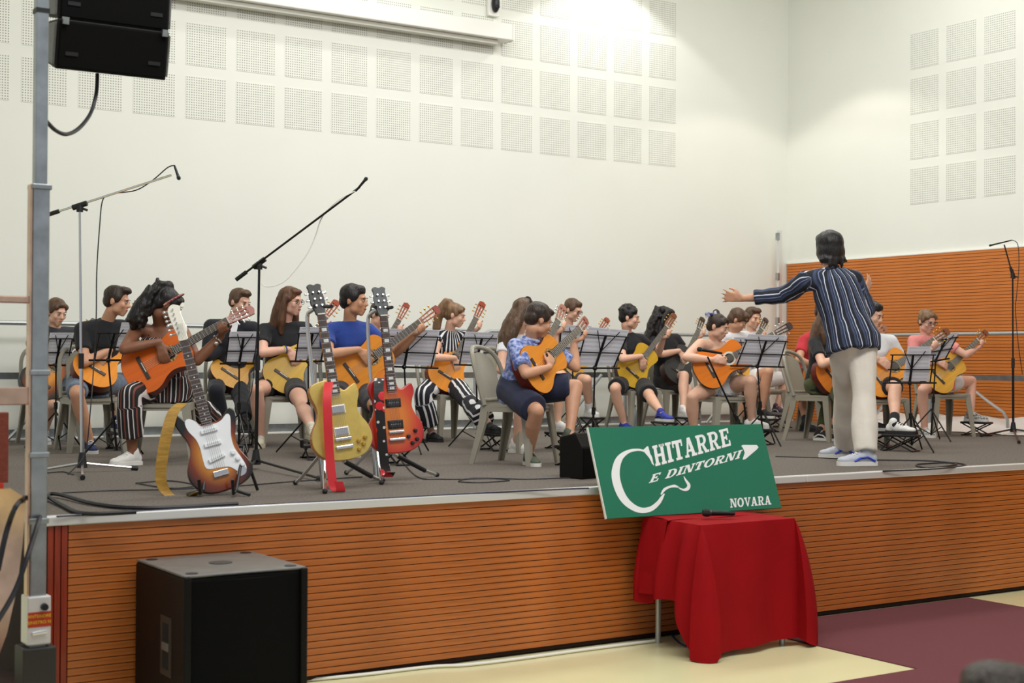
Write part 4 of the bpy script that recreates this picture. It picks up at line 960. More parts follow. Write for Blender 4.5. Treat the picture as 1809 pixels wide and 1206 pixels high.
# ------------------------------------------------------------------ people: bodies grown from round limbs, joined into one skin
def remesh(mb, name, voxel, smooth=4, off=None, attr=None, floor=None, noise=0, nscale=40, seed=0, fac=.5):
    me = mb.mesh('tmp', recalc=False); o = bpy.data.objects.new('tmp', me); COL.objects.link(o)
    r = o.modifiers.new('r', 'REMESH'); r.mode = 'VOXEL'; r.voxel_size = voxel; r.use_smooth_shade = True
    if smooth:
        s = o.modifiers.new('s', 'SMOOTH'); s.factor = fac; s.iterations = smooth
    dg = bpy.context.evaluated_depsgraph_get(); out = bpy.data.meshes.new_from_object(o.evaluated_get(dg)); out.name = name
    bpy.data.objects.remove(o); bpy.data.meshes.remove(me)
    n = len(out.vertices); co = np.empty(n*3, np.float32); out.vertices.foreach_get('co', co); co = co.reshape(-1, 3)
    if noise:
        nr = np.empty(n*3, np.float32); out.vertices.foreach_get('normal', nr); nr = nr.reshape(-1, 3); f = nscale
        w_ = np.sin(co[:, 0]*f+seed)*np.sin(co[:, 1]*f*1.1+1.3*seed)+.6*np.sin(co[:, 2]*f*.6+co[:, 0]*f*1.7+seed)*np.sin(co[:, 1]*f*1.9)
        co = co+nr*(w_*noise)[:, None]
    if floor is not None: co[:, 2] = np.maximum(co[:, 2], floor)
    if attr:
        gu = np.zeros(n, np.float32); gv = np.zeros(n, np.float32); best = np.full(n, 1e9, np.float32)
        for (a, b, xa, v0, rad, *flat) in attr:
            a = np.array(a); b = np.array(b); d = b-a; L_ = np.linalg.norm(d); d = d/L_; xa = np.array(xa); xa = xa-d*(xa@d); xa /= np.linalg.norm(xa); ya = np.cross(d, xa)
            q = co-a; t = np.clip(q@d, 0, L_); pr = q-t[:, None]*d; dist = np.linalg.norm(pr, axis=1)/rad
            ang = np.arctan2(pr@ya, pr@xa); k = dist < best; best = np.where(k, dist, best); gu = np.where(k, (pr@xa) if flat else ang*rad, gu); gv = np.where(k, q@d+v0, gv)
        for nm, ar in (('gu', gu), ('gv', gv)):
            at_ = out.attributes.new(nm, 'FLOAT', 'POINT'); at_.data.foreach_set('value', ar.astype(np.float32))
    if off is not None: co = co-np.array(off, np.float32)
    out.vertices.foreach_set('co', co.astype(np.float32).ravel()); out.update(); out.materials.clear()
    out.polygons.foreach_set('use_smooth', [True]*len(out.polygons))
    return out
class BL(MB):
    "limb shapes: overlapping closed pieces for the voxel skin"
    def limb(s, pts, rs, n=12):
        for (a, b), (r0, r1) in zip(zip(pts, pts[1:]), zip(rs, rs[1:])):
            s.tube([a, b], [r0, r1], n)
        for p, r in zip(pts, rs): s.ball(p, r*.995, n, 8)
        return s
    def ell(s, secs, n=18):
        "secs: (centre, half width, half depth); lofted along, axes from s.ax (left) and s.fy (front)"
        vs = []; fs = []; k = len(secs)
        for c, a, b, X, Y in secs:
            for j in range(n):
                q = 2*PI*j/n; cs, sn = math.cos(q), math.sin(q)
                e = 1/((abs(cs)**2.4+abs(sn)**2.4)**(1/2.4)); vs.append(tuple(Vector(c)+X*(a*cs*e)+Y*(b*sn*e)))
        for i in range(k-1):
            for j in range(n): fs.append((i*n+j, i*n+(j+1) % n, (i+1)*n+(j+1) % n, (i+1)*n+j))
        fs += [tuple(reversed(range(n))), tuple(range((k-1)*n, k*n))]
        return s.add(vs, fs)
def ik(a, b, l1, l2, hint):
    "middle joint of a two-bone limb, on the side nearest the hint point"
    a, b, hint = Vector(a), Vector(b), Vector(hint); d = b-a; D = d.length
    if D > (l1+l2)*.999: return a.lerp(b, l1/(l1+l2))
    d.normalize(); x = (l1*l1-l2*l2+D*D)/(2*D); h = math.sqrt(max(l1*l1-x*x, 0)); c = a+d*x; q = hint-c; q = q-d*q.dot(d)
    if q.length < 1e-4: q = Vector((0, 0, 1)).cross(d)
    return c+q.normalized()*h
def ik_px(a, b, l1, l2, px, prefer, plane=None):
    "middle joint seen nearest a place in the photo; of two, the one nearer prefer"
    a, b = Vector(a), Vector(b); d = b-a; D = d.length
    if D > (l1+l2)*.999: return a.lerp(b, l1/(l1+l2))
    d.normalize(); x = (l1*l1-l2*l2+D*D)/(2*D); h = math.sqrt(max(l1*l1-x*x, 0)); c = a+d*x
    u = d.cross(Vector((0, 0, 1)))
    if u.length < 1e-3: u = Vector((1, 0, 0))
    u.normalize(); v = d.cross(u); best = None
    for i in range(72):
        q = c+u*(h*math.cos(2*PI*i/72))+v*(h*math.sin(2*PI*i/72)); p = proj(q)
        e = math.hypot(p[0]-px[0], p[1]-px[1])+22*(q-Vector(prefer)).length
        if plane: e += 400*max(0, .035-(q-plane[0]).dot(plane[1]))
        if best is None or e < best[0]: best = (e, q)
    return best[1]
def frame(f, u=(0, 0, 1)):
    "3x3 with columns left, back, up for a front direction f"
    f = Vector(f).normalized(); l = Vector(u).cross(f).normalized(); up = f.cross(l)
    return Matrix(((l.x, -f.x, up.x), (l.y, -f.y, up.y), (l.z, -f.z, up.z)))
SKIN = {}
def skin(tone):
    if tone in SKIN: return SKIN[tone]
    rgb = {'light': (226, 178, 152), 'fair': (222, 172, 150), 'tan': (204, 152, 122), 'dark': (132, 86, 62), 'mid': (198, 146, 112)}[tone]
    m = mat('skin_'+tone, rgb, .48, vary=.05, vscale=14, spec=.4); b = m.node_tree.nodes['Principled BSDF']
    b.inputs['Subsurface Weight'].default_value = .08; b.inputs['Subsurface Radius'].default_value = (.01, .004, .002); b.inputs['Subsurface Scale'].default_value = .5
    SKIN[tone] = m; return m
def hairmat(name, rgb): return mat(name, rgb, .42, vary=.45, vscale=30, stretch=(1, 1, .25), bump=.6, bscale=90, spec=.4)
HAIRC = {'black': hairmat('hair_black', (28, 24, 24)), 'dark': hairmat('hair_dark_brown', (52, 38, 30)), 'brown': hairmat('hair_brown', (88, 64, 46)), 'lbrown': hairmat('hair_light_brown', (124, 94, 66)), 'auburn': hairmat('hair_auburn', (92, 60, 40))}
EYEW = mat('eye_white', (226, 222, 216), .3); EYED = mat('iris_dark', (38, 26, 20), .2); LIP = mat('lips', (176, 98, 88), .5); GLASSF = mat('black_spectacle', (24, 22, 24), .3)
LIPD = mat('lips_dark', (110, 58, 50), .5)

def add_head(bl, c, R, s=1.):
    "skin shapes of a head; R columns left, back, up"
    P = lambda x, y, z: Vector(c)+R @ (Vector((x, y, z))*s)
    E = lambda p, r, n=16, m=12: bl.ball(P(*p), tuple(q*s for q in r), n, m, R)
    E((0, .012, .032), (.074, .092, .083)); E((0, -.028, -.03), (.060, .062, .078)); E((0, -.064, -.092), (.024, .020, .02))
    for q in (-1, 1):
        E((q*.042, -.016, -.062), (.022, .034, .03)); E((q*.036, -.064, -.022), (.026, .02, .026)); E((q*.077, .014, -.008), (.010, .020, .031), 10, 8); E((q*.012, -.098, -.026), (.008, .010, .007), 8, 6)
    bl.limb([P(0, -.084, .012), P(0, -.098, -.008), P(0, -.108, -.024)], [.010*s, .011*s, .0115*s], 8)
    E((0, -.078, .028), (.044, .014, .012)); E((0, -.088, -.055), (.023, .010, .012)); E((0, -.082, -.074), (.022, .012, .012))
    return P
def hair_shape(kind, c, R, s):
    b = BL(); P = lambda x, y, z: Vector(c)+R @ (Vector((x, y, z))*s); E = lambda p, r, n=16, m=12: b.ball(P(*p), tuple(q*s for q in r), n, m, R)
    def cap(t=0, low=0):
        E((0, .024, .046), (.083+t, .094+t, .080+t)); E((0, .058, -.005), (.072+t, .054+t, .065+low))
        for q in (-1, 1): E((q*.066, .0, .028), (.016+t*.5, .045, .04))
    if kind == 'short': cap(.002); E((0, -.032, .090), (.058, .045, .028)); E((0, -.058, .072), (.052, .018, .02))
    elif kind == 'buzz': cap(-.002, -.01); E((0, -.05, .085), (.052, .036, .026))
    elif kind == 'quiff': cap(.002); E((0, -.045, .098), (.058, .05, .032)); E((.006, -.07, .094), (.046, .026, .022))
    elif kind == 'curlytop':
        cap(.004); r = random.Random(3)
        for i in range(46):
            a = r.uniform(0, 2*PI); el = r.uniform(.15, 1.5); E((.082*math.cos(a)*math.cos(el), .024+.092*math.sin(a)*math.cos(el), .046+.084*math.sin(el)), (.02, .02, .018), 8, 6)
    elif kind == 'fringe': cap(.008, .01); E((0, -.05, .088), (.066, .05, .036)); E((.0, -.082, .056), (.062, .022, .028))
    elif kind == 'mop':
        cap(.016, .04); E((0, -.04, .085), (.072, .06, .045)); E((0, .07, -.06), (.075, .045, .06)); 
        
        for q in (-1, 1):
            E((q*.078, .03, -.02), (.026, .055, .065)); E((q*.074, .05, -.075), (.028, .045, .035))
            b.limb([P(q*.08, .05, -.05), P(q*.10, .06, -.085), P(q*.118, .065, -.09)], [.02*s, .013*s, .006*s], 8); b.limb([P(q*.04, .09, -.08), P(q*.05, .095, -.12), P(q*.045, .09, -.145)], [.026*s, .016*s, .006*s], 8)
        b.limb([P(0, .09, -.08), P(.01, .095, -.12), P(.0, .09, -.15)], [.03*s, .02*s, .008*s], 8)
    elif kind in ('long', 'curly', 'band', 'longback'):
        cap(.006, .02); E((0, -.04, .088), (.058, .05, .03))
        for q in (-1, 1):
            if kind != 'longback': b.limb([P(q*.074, .0, .04), P(q*.084, .012, -.06), P(q*.09, .012, -.16), P(q*.085, .01, -.26)], [.026*s, .034*s, .038*s, .022*s], 10)
            b.limb([P(q*.05, .06, .02), P(q*.06, .085, -.1), P(q*.06, .10, -.22), P(q*.05, .105, -.34)], [.045*s, .05*s, .05*s, .026*s], 10)
        b.limb([P(0, .07, .0), P(0, .10, -.1), P(0, .115, -.24), P(0, .12, -.37)], [.05*s, .055*s, .055*s, .03*s], 12)
        if kind == 'curly':
            r = random.Random(5)
            for i in range(200):
                z = r.uniform(-.32, .1); a = r.uniform(.15*PI, .85*PI) if z < .0 else r.uniform(0, PI); rad = .10+.035*min(1, (.1-z)/.2)
                E((rad*math.cos(a), .02+rad*math.sin(a), z), (.015, .015, .022), 7, 5)
    elif kind in ('pony', 'bun', 'highpony', 'bunlow', 'bigpony'):
        cap(.0); E((0, -.035, .082), (.056, .05, .03))
        for q in (-1, 1): E((q*.05, -.04, .06), (.026, .04, .03))
        if kind == 'pony': E((0, .105, .045), (.028, .03, .028)); b.limb([P(0, .10, .045), P(0, .15, .02), P(0, .17, -.07), P(0, .155, -.18), P(0, .15, -.24)], [.022*s, .036*s, .04*s, .03*s, .012*s], 12)
        elif kind == 'highpony': E((0, .085, .115), (.035, .035, .032)); b.limb([P(0, .085, .12), P(0, .125, .115), P(0, .155, .04), P(0, .16, -.06), P(0, .15, -.17), P(.01, .14, -.25)], [.022*s, .034*s, .042*s, .046*s, .042*s, .018*s], 12)
        elif kind == 'bigpony':
            E((0, .07, .125), (.04, .04, .035)); b.limb([P(0, .075, .125), P(0, .11, .09), P(0, .135, .0), P(0, .14, -.1), P(0, .135, -.19), P(.0, .12, -.25)], [.03*s, .046*s, .06*s, .07*s, .066*s, .03*s], 12)
            r = random.Random(8)
            for i in range(120):
                z = r.uniform(-.24, .12); a = r.uniform(0, 2*PI); q = 1 if z < .05 else .6; E((.068*q*math.cos(a), .125+.062*q*math.sin(a), z), (.013, .013, .02), 7, 5)
        elif kind == 'bun': E((0, .06, .125), (.034, .034, .03))
        else: E((0, .105, .06), (.038, .034, .036))
    return b
def add_hand(bl, wrist, d, palm, s=1., curl=.5, spread=.18, side=1, thumb=.6, curls=None):
    "hand from the wrist along d with the palm facing palm; side 1 = thumb towards palm x d"
    d = Vector(d).normalized(); p = Vector(palm); p = (p-d*p.dot(d)).normalized(); t = p.cross(d)*side; w0 = Vector(wrist)
    L_ = .088*s
    for k in range(4):
        u = (1.5-k)*.0195*s
        bl.limb([w0+t*(u*.55), w0+d*L_+t*u], [.0145*s, .0125*s], 8)
    bl.ball(w0+d*(.045*s)-p*(.0*s), (.02*s, .02*s, .02*s), 8, 6)
    for k, ln in enumerate((.068, .076, .071, .055)):
        u = (1.5-k)*.0195*s; ang = (1.5-k)*spread; cv = curls[k] if curls else curl
        q = w0+d*L_+t*u; dd = (d*math.cos(ang)+t*math.sin(ang)).normalized(); pts = [q]
        for j, f in enumerate((.45, .32, .25)):
            a = cv*(.9 if j else .75); e = dd*math.cos(a)+p*math.sin(a); pp = p*math.cos(a)-dd*math.sin(a)
            q = q+e*(ln*f*s); pts.append(q); dd = e; p_, p = p, pp
        p = Vector(palm); p = (p-d*p.dot(d)).normalized()
        bl.limb(pts, [.0098*s, .0092*s, .0085*s, .0075*s], 8)
    b0 = w0+d*(.022*s)+t*(.022*s); b1 = b0+(t*.8+d*.75+p*.35*thumb).normalized()*(.042*s); b2 = b1+(d*.9+t*(.5-.4*thumb)+p*.5*thumb).normalized()*(.034*s); b3 = b2+(d+p*.4*thumb).normalized()*(.026*s)
    bl.limb([b0, b1, b2, b3], [.0145*s, .012*s, .0105*s, .0085*s], 8)
def cloth(name, rgb, rough=.85, vary=.1, vs=12, **k): return mat(name, rgb, rough, vary=vary, vscale=vs, bump=.15, bscale=35, sheen=.1, **k)
def stripe_mat(name, base, bands, axis='gu', period=.06, rough=.85, wob=.0):
    m, N, L, b = nodemat(name, rough); a = N.new('ShaderNodeAttribute'); a.attribute_name = axis
    v = a.outputs['Fac']
    tc = N.new('ShaderNodeTexCoord'); nz = N.new('ShaderNodeTexNoise'); nz.inputs['Scale'].default_value = 7; L.new(tc.outputs['Object'], nz.inputs['Vector'])
    if wob: v = mth(N, L, 'ADD', v, mth(N, L, 'MULTIPLY', mth(N, L, 'SUBTRACT', nz.outputs['Fac'], .5), wob))
    f = mth(N, L, 'FRACT', mth(N, L, 'DIVIDE', v, period)); col = None
    for (x0, x1, rgb) in bands:
        k = mth(N, L, 'MULTIPLY', mth(N, L, 'GREATER_THAN', f, x0), mth(N, L, 'LESS_THAN', f, x1)); col = mix(N, L, k, col if col is not None else base, rgb)
    L.new(col, b.inputs['Base Color']); n2 = N.new('ShaderNodeTexNoise'); n2.inputs['Scale'].default_value = 30; L.new(tc.outputs['Object'], n2.inputs['Vector'])
    bp = N.new('ShaderNodeBump'); bp.inputs['Strength'].default_value = .3; bp.inputs['Distance'].default_value = .01; L.new(n2.outputs['Fac'], bp.inputs['Height']); L.new(bp.outputs[0], b.inputs['Normal'])
    return m
def shoe(t, off, ank, dirv, zf, s, upper, sole, accent=None, label=None, low=False, lace=None):
    d = Vector((dirv[0], dirv[1], 0)).normalized(); l = Vector((-d.y, d.x, 0)); a = Vector((ank[0], ank[1], zf)); P = lambda x, y, z: a+d*(x*s)+l*(y*s)+Vector((0, 0, z*s))
    R = Matrix(((d.x, l.x, 0), (d.y, l.y, 0), (0, 0, 1)))
    b = BL(); E = lambda p, r: b.ball(P(*p), tuple(q*s for q in r), 12, 8, R)
    E((-.035, 0, .045), (.042, .036, .045)); E((.03, 0, .05), (.06, .036, .045)); E((.09, 0, .04), (.06, .042, .034)); E((.14, 0, .034), (.052, .042, .026))
    if not low: b.limb([P(-.015, 0, .06), P(-.008, 0, .095)], [.040*s, .040*s])
    me = remesh(b, 'shoe', .0075, 3, off, floor=zf+.012*s); me.materials.append(upper); sh = obj('shoe', me, None, t)
    o = [(-.078, 0), (-.07, .026), (-.03, .036), (.03, .036), (.09, .045), (.14, .045), (.18, .03), (.195, 0), (.18, -.03), (.14, -.045), (.09, -.045), (.03, -.036), (-.03, -.036), (-.07, -.026)]
    M = Matrix(((d.x*s, l.x*s, 0, a.x-off[0]), (d.y*s, l.y*s, 0, a.y-off[1]), (0, 0, s, a.z-off[2]), (0, 0, 0, 1)))
    MB().prism([(q.x, q.y) for q in spline([(x, y, 0) for x, y in o], 3, True)], 0, .026, M).build('sole', sole, sh)
    if lace:
        for k in range(4): MB().tube([P(.045+.02*k, -.026, .086-.009*k), P(.05+.02*k, 0, .097-.010*k), P(.045+.02*k, .026, .086-.009*k)], .0035*s, 5).build('lace', lace, sh, smooth=True, off=off)
    if accent:
        for q in (-1, 1): MB().tube([P(-.05, q*.037, .03), P(.0, q*.038, .055), P(.05, q*.038, .05), P(.09, q*.042, .028)], .007*s, 6).build('side_stripe', accent, sh, smooth=True, off=off)
    return sh

def person(sp):
    "one figure from a dict of measured places; returns its joints"
    s = sp.get('s', 1.); ph = math.radians(sp['phi']); F = -AH*math.cos(ph)+RH*math.sin(ph); Lf = RH*math.cos(ph)+AH*math.sin(ph)
    name = 'person'; J = {}
    seated = not sp.get('standing')
    d = sp['d'] if 'd' in sp else dep(onz(*sp['footR']))+.40*math.cos(ph)*s
    if seated:
        zp = HS+.445+.085*s; q = at(sp['hip'], 640, d); pel = Vector((q.x, q.y, zp))
        base = Vector((pel.x, pel.y, HS))
    else:
        pel = at(sp['hip'][0], sp['hip'][1], d); base = Vector((pel.x, pel.y, HS))
    J['pelvis'] = pel; lean = sp.get('lean', .10)
    def default_px(key, dv):        # place in the photo at the depth of the default position dv
        return at(sp[key][0], sp[key][1], dep(dv)) if key in sp else dv
    neck = default_px('neck', pel+Vector((0, 0, .50*s))+F*(lean*.9))
    shw = .165*s*sp.get('shw', 1)
    chest = pel.lerp(neck, .68)+F*.005
    shR = default_px('shR', neck-Lf*shw-Vector((0, 0, .055*s))); shL = default_px('shL', neck+Lf*shw-Vector((0, 0, .055*s)))
    hpR = pel-Lf*(.085*s); hpL = pel+Lf*(.085*s)
    hc = default_px('head', neck+Vector((0, 0, .17*s))+F*.05)
    hy = math.radians(sp.get('hyaw', sp['phi'])); HF = -AH*math.cos(hy)+RH*math.sin(hy); hp = math.radians(sp.get('hpitch', 12))
    HF = (HF*math.cos(hp)-Vector((0, 0, 1))*math.sin(hp)).normalized(); upv = Vector((0, 0, 1))
    if sp.get('hroll'): upv = upv+RH*math.sin(math.radians(sp['hroll']))
    HR = frame(HF, upv); hs = sp.get('hs', 1.)*s**.5
    hc = hc + HF*.0
    t = thing('person', sp['label'], 'person', base, 0, sp.get('group', 'guitar players seated on the stage')); off = base
    sk = skin(sp.get('tone', 'light'))
    thigh, calf = .415*s, .405*s
    # legs
    legs = {}
    for k, hp_, sg_ in (('R', hpR, -1), ('L', hpL, 1)):
        zf = HS+sp.get('st'+k, 0)
        if 'foot'+k in sp: g = onz(sp['foot'+k][0], sp['foot'+k][1], zf)
        else: g = Vector((hp_.x, hp_.y, zf))+F*(.40*s)+Lf*(sg_*.06)
        fd = sp.get('fd'+k, sp['phi']); fa = math.radians(fd); FD = -AH*math.cos(fa)+RH*math.sin(fa)
        an = Vector((g.x, g.y, zf+.085*s))-FD*.04
        pref = hp_+F*(.40*s)+Vector((0, 0, .10))
        kn = ik_px(hp_, an, thigh, calf, sp['knee'+k], pref) if 'knee'+k in sp else ik(hp_, an, thigh, calf, pref+Vector((0, 0, .3)) if seated else pref)
        legs[k] = (hp_, kn, an, FD, zf)
    # guitar
    GMx = None
    if 'gt' in sp:
        gd = dep(chest)-sp.get('gf', .235)
        tail = at(sp['gt'][0], sp['gt'][1], gd+sp.get('gtd', 0)); Lg = sp.get('gl', .985); r = ray(*sp['gh']); A = tail-CAMPOS
        bq = A.dot(r)/r.dot(r); perp = (A-r*bq).length
        if perp < Lg: dz = math.sqrt(Lg*Lg-perp*perp)/r.length; dd = bq+dz*(1 if Lf.dot(AH) >= -.05 else -1)*(1 if not sp.get('gnear') else -1)
        else: dd = bq
        tip = CAMPOS+r*dd
        nh = F*.8+Vector((0, 0, .2))-AH*.5 if 'gn' not in sp else Vector(sp['gn'])
        gt, GMx = guitar(tail, tip, nh, sp['glabel'], **sp['gm'])
        GX = Vector(GMx.col[0][:3]).normalized(); GY = Vector(GMx.col[1][:3]).normalized(); GZ = Vector(GMx.col[2][:3]).normalized()
        if sp.get('gextra'): sp['gextra'](gt)
    # arms
    ua, fa_ = .285*s, .245*s; arms = {}
    def on_guitar(px, h):
        r = ray(*px); o = GMx @ Vector((0, 0, 0)); k = (o-CAMPOS).dot(GZ)/r.dot(GZ); return CAMPOS+r*k+GZ*h
    if GMx is not None:
        wr = on_guitar(sp['wR'], .045) if 'wR' in sp else GMx @ Vector((.22, .085, .04))
        target = GMx @ Vector((.295, -.005, .018))
        el = ik_px(shR, wr, ua, fa_, sp['elR'], shR-Lf*.12-Vector((0, 0, .22))+F*.15, (GMx.translation, GZ) if sp.get('pl', 1) else None) if 'elR' in sp else ik(shR, wr, ua, fa_, shR-Lf*.3-Vector((0, 0, .3)))
        dR = (target-wr); dR = dR if dR.length > .03 else GX*.1
        dR = dR-GZ*(dR.dot(GZ)*.6)
        arms['R'] = (shR, el, wr, dR, -GZ, .38, 1)
        xl = sp.get('xl', .72); np_ = GMx @ Vector((xl, 0, 0)); wl = np_-GY*(.055)-GZ*.05-GX*.03
        if sp.get('xl', 1) is not None:
            el = ik_px(shL, wl, ua, fa_, sp['elL'], shL+Lf*.12-Vector((0, 0, .28))) if 'elL' in sp else ik(shL, wl, ua, fa_, shL+Lf*.25-Vector((0, 0, .4))+F*.05)
            arms['L'] = (shL, el, wl, (GZ*.85-GY*.1+GX*.25), GY, .85, 1)
    else:
        for k, sh in (('R', shR), ('L', shL)):
            wv = sp['wrist'+k]; el = sp['elbow'+k]; arms[k] = (sh, el, wv, sp['hand'+k][0], sp['hand'+k][1], sp['hand'+k][2], sp['hand'+k][3])
    # skin body
    b = BL(); n = 12; top = sp['top']; bot = sp['bot']; fat = sp.get('fat', 1.)
    up = (neck-pel).normalized(); X0 = Lf; Y0 = up.cross(Lf).normalized(); Xs = (shL-shR).normalized(); Xs = (Xs-up*Xs.dot(up)).normalized(); Ys = up.cross(Xs)
    def torso(bl, e, z0=-.10, fl=0.):
        w = s*fat
        X1 = (X0+Xs).normalized(); Y1 = up.cross(X1)
        bl.ell([(pel+Vector((0, 0, z0)), .155*w+e+fl, .115*w+e+fl*1.4, X0, Y0), (pel+Vector((0, 0, .02)), .160*w+e+fl*.7, .115*w+e+fl, X0, Y0), (pel.lerp(chest, .5), .138*w+e+fl*.4, .100*w+e+fl*.5, X1, Y1), (chest, .150*w+e, .108*w+e, Xs, Ys), (neck-up*.085*s, .150*s+e, .088*w+e, Xs, Ys), (neck-up*.035*s, .105*s+e, .066*s+e, Xs, Ys), (neck+up*.005, .055*s+e*.6, .052*s+e*.6, Xs, Ys)])
    def sleeve(bl, k, e, f0, f1=None, flare=0):
        sh, el, wr = arms[k][:3]
        rr = [.054*s*fat+e, .047*s*fat+e, .042*s*fat+e]
        if f1 is None: q = sh.lerp(el, f0); bl.limb([sh, sh.lerp(el, f0*.5)], [rr[0], rr[1]+flare*.5], n); bl.tube([sh.lerp(el, f0*.4), q], [rr[1]+flare*.4, rr[1]-.002+flare], n+4)
        else: q = el.lerp(wr, f1); bl.limb([sh, sh.lerp(el, .5), el], rr, n); bl.tube([el, el.lerp(wr, f1*.5), q], [rr[2], .040*s+e, .034*s+e+flare], n+4)
        ax = sh.lerp(neck-up*.06*s, .55); bl.limb([sh, ax], [.055*s*fat+e, .062*s+e], n)
    torso(b, -.012, -.06)
    b.limb([neck-up*.05*s, neck+up*.01*s, Vector(hc)+HR @ (Vector((0, .022, -.075))*hs)], [.062*s, .052*s, .052*s*hs], 14)
    P = add_head(b, hc, HR, hs)
    for k in arms:
        sh, el, wr, hd, pn, cu, sd = arms[k]
        b.limb([sh.lerp(neck-up*.07*s, .5), sh, sh.lerp(el, .5), el], [.055*s, .052*s*fat, .046*s*fat, .039*s], n); b.limb([el, el.lerp(wr, .35), wr], [.039*s, .040*s*fat, .0265*s], n)
        add_hand(b, Vector(wr)+Vector(hd).normalized()*.012, hd, pn, s*.98, cu, sp.get('spread', .12) if seated else .2, (-1 if k == 'R' else 1)*sd, sp.get('thumb', .7) if k == 'R' or not seated else .2)
    for k in legs:
        hp_, kn, an, FD, zf = legs[k]; bk = (kn-hp_).normalized()
        cb = kn.lerp(an, .32)-F*.012
        b.limb([hp_, hp_.lerp(kn, .5), kn], [.088*s*fat, .074*s*fat, .056*s], n+2); b.limb([kn, cb, kn.lerp(an, .7), an], [.055*s, .057*s*fat, .042*s, .034*s], n+2)
        b.limb([an, an+FD*.07-Vector((0, 0, .05*s))], [.033*s, .026*s], 8)
    me = remesh(b, 'body', .0085, 3, off); me.materials.append(sk); body = obj('body', me, None, t)
    # face
    for q in (-1, 1):
        ey = obj('eye', MB().ball(P(q*.031, -.0845, .004)-off, tuple(v*hs for v in (.0125, .007, .0062)), 10, 7, HR).mesh('eye', True), EYEW, body)
        obj('iris', MB().ball(P(q*.031+.001, -.0895, .003)-off, tuple(v*hs for v in (.0056, .004, .0056)), 8, 6, HR).mesh('iris', True), EYED, body)
        MB().tube([P(q*.014, -.0925, .022), P(q*.032, -.0925, .028), P(q*.048, -.083, .021)], [.0026*hs, .0032*hs, .002*hs], 6).build('eyebrow', HAIRC[sp['hc']], body, smooth=True, off=off)
        MB().tube([P(q*.019, -.0885, .0085), P(q*.031, -.0925, .0115), P(q*.043, -.087, .0075)], .0019*hs, 5).build('eyelid', EYED, body, smooth=True, off=off)
    MB().ball(P(0, -.0935, -.0555)-off, tuple(v*hs for v in (.021, .0065, .0065)), 12, 7, HR).build('mouth', LIPD if sp.get('tone') == 'dark' else LIP, body, smooth=True)
    # hair
    hb = hair_shape(sp['hair'], hc, HR, hs*sp.get('hairs', 1))
    if 'hair_extra' in sp: sp['hair_extra'](hb, P)
    me = remesh(hb, 'hair', .0085, 3, off, noise=.0022 if sp['hair'] != 'curly' else .004, nscale=55, seed=len(sp['label'])); me.materials.append(HAIRC[sp['hc']]); hr = obj('hair', me, None, t)
    if sp.get('glasses'):
        gl = MB()
        for q in (-1, 1):
            gl.tube([P(q*.033+.0225*math.cos(a)*1.05, -.103+.010*abs(math.cos(a)), .004+.0165*math.sin(a)) for a in [2*PI*i/16 for i in range(16)]], .0022, 5, closed=True)
            gl.tube([P(q*.056, -.094, .008), P(q*.078, -.04, .010), P(q*.08, .01, .006)], .002, 5)
        gl.tube([P(-.012, -.104, .006), P(.012, -.104, .006)], .002, 5); gl.build('glasses', GLASSF, t, smooth=True, off=off)
    # top
    g = BL(); e = top.get('e', .010); torso(g, e, -.06 if not top.get('long') else top.get('hem', -.10), top.get('flare', 0))
    seg = [(pel-Vector((0, 0, .1)), neck, Lf, 0, .16)]
    for k in arms:
        if top.get('sl') == 'short': sleeve(g, k, e, top.get('f', .55), None, .006)
        elif top.get('sl') == 'long': sleeve(g, k, e, 1, top.get('f', .92), .003)
        elif top.get('sl') == 'strap': pass
        sh, el, wr = arms[k][:3]
        if top.get('sl') in ('short', 'long'): seg += [(sh, el, Lf, .0, .05), (el, wr, Lf, .28, .05)]
    if top.get('sl') == 'strap':
        g = BL(); w = s*fat; g.ell([(pel+Vector((0, 0, -.08)), .155*w+e, .115*w+e, X0, Y0), (pel+Vector((0, 0, .02)), .160*w+e, .115*w+e, X0, Y0), (pel.lerp(chest, .5), .138*w+e, .100*w+e, X0, Y0), (chest, .150*w+e, .108*w+e, Xs, Ys), (neck-up*.11*s, .150*s+e, .097*w+e, Xs, Ys), (neck-up*.075*s, .125*s+e, .088*w+e, Xs, Ys)])
        for q in (-1, 1): g.limb([neck-up*.12*s+Xs*(q*.085*s)-Ys*(-.0)+F*.09*s, neck-up*.035*s+Xs*(q*.08*s)+F*.02, neck-up*.10*s+Xs*(q*.085*s)-F*.08*s], [.014, .014, .014], 8)
    wr_ = top.get('wr', .003)
    me = remesh(g, 'shirt', .0105, top.get('sm', 3), off, attr=seg, noise=wr_, nscale=26, seed=d); me.materials.append(top['m']); shirt = obj(top.get('n', 'shirt'), me, None, t)
    if top.get('collar'):
        MB().tube([neck+up*.0+Xs*(.062*s*math.cos(a))+Ys*(.058*s*math.sin(a))+up*(.012) for a in [2*PI*i/18 for i in range(18)]], .017*s, 8, closed=True).build('collar', top['collar'], shirt, smooth=True, off=off)
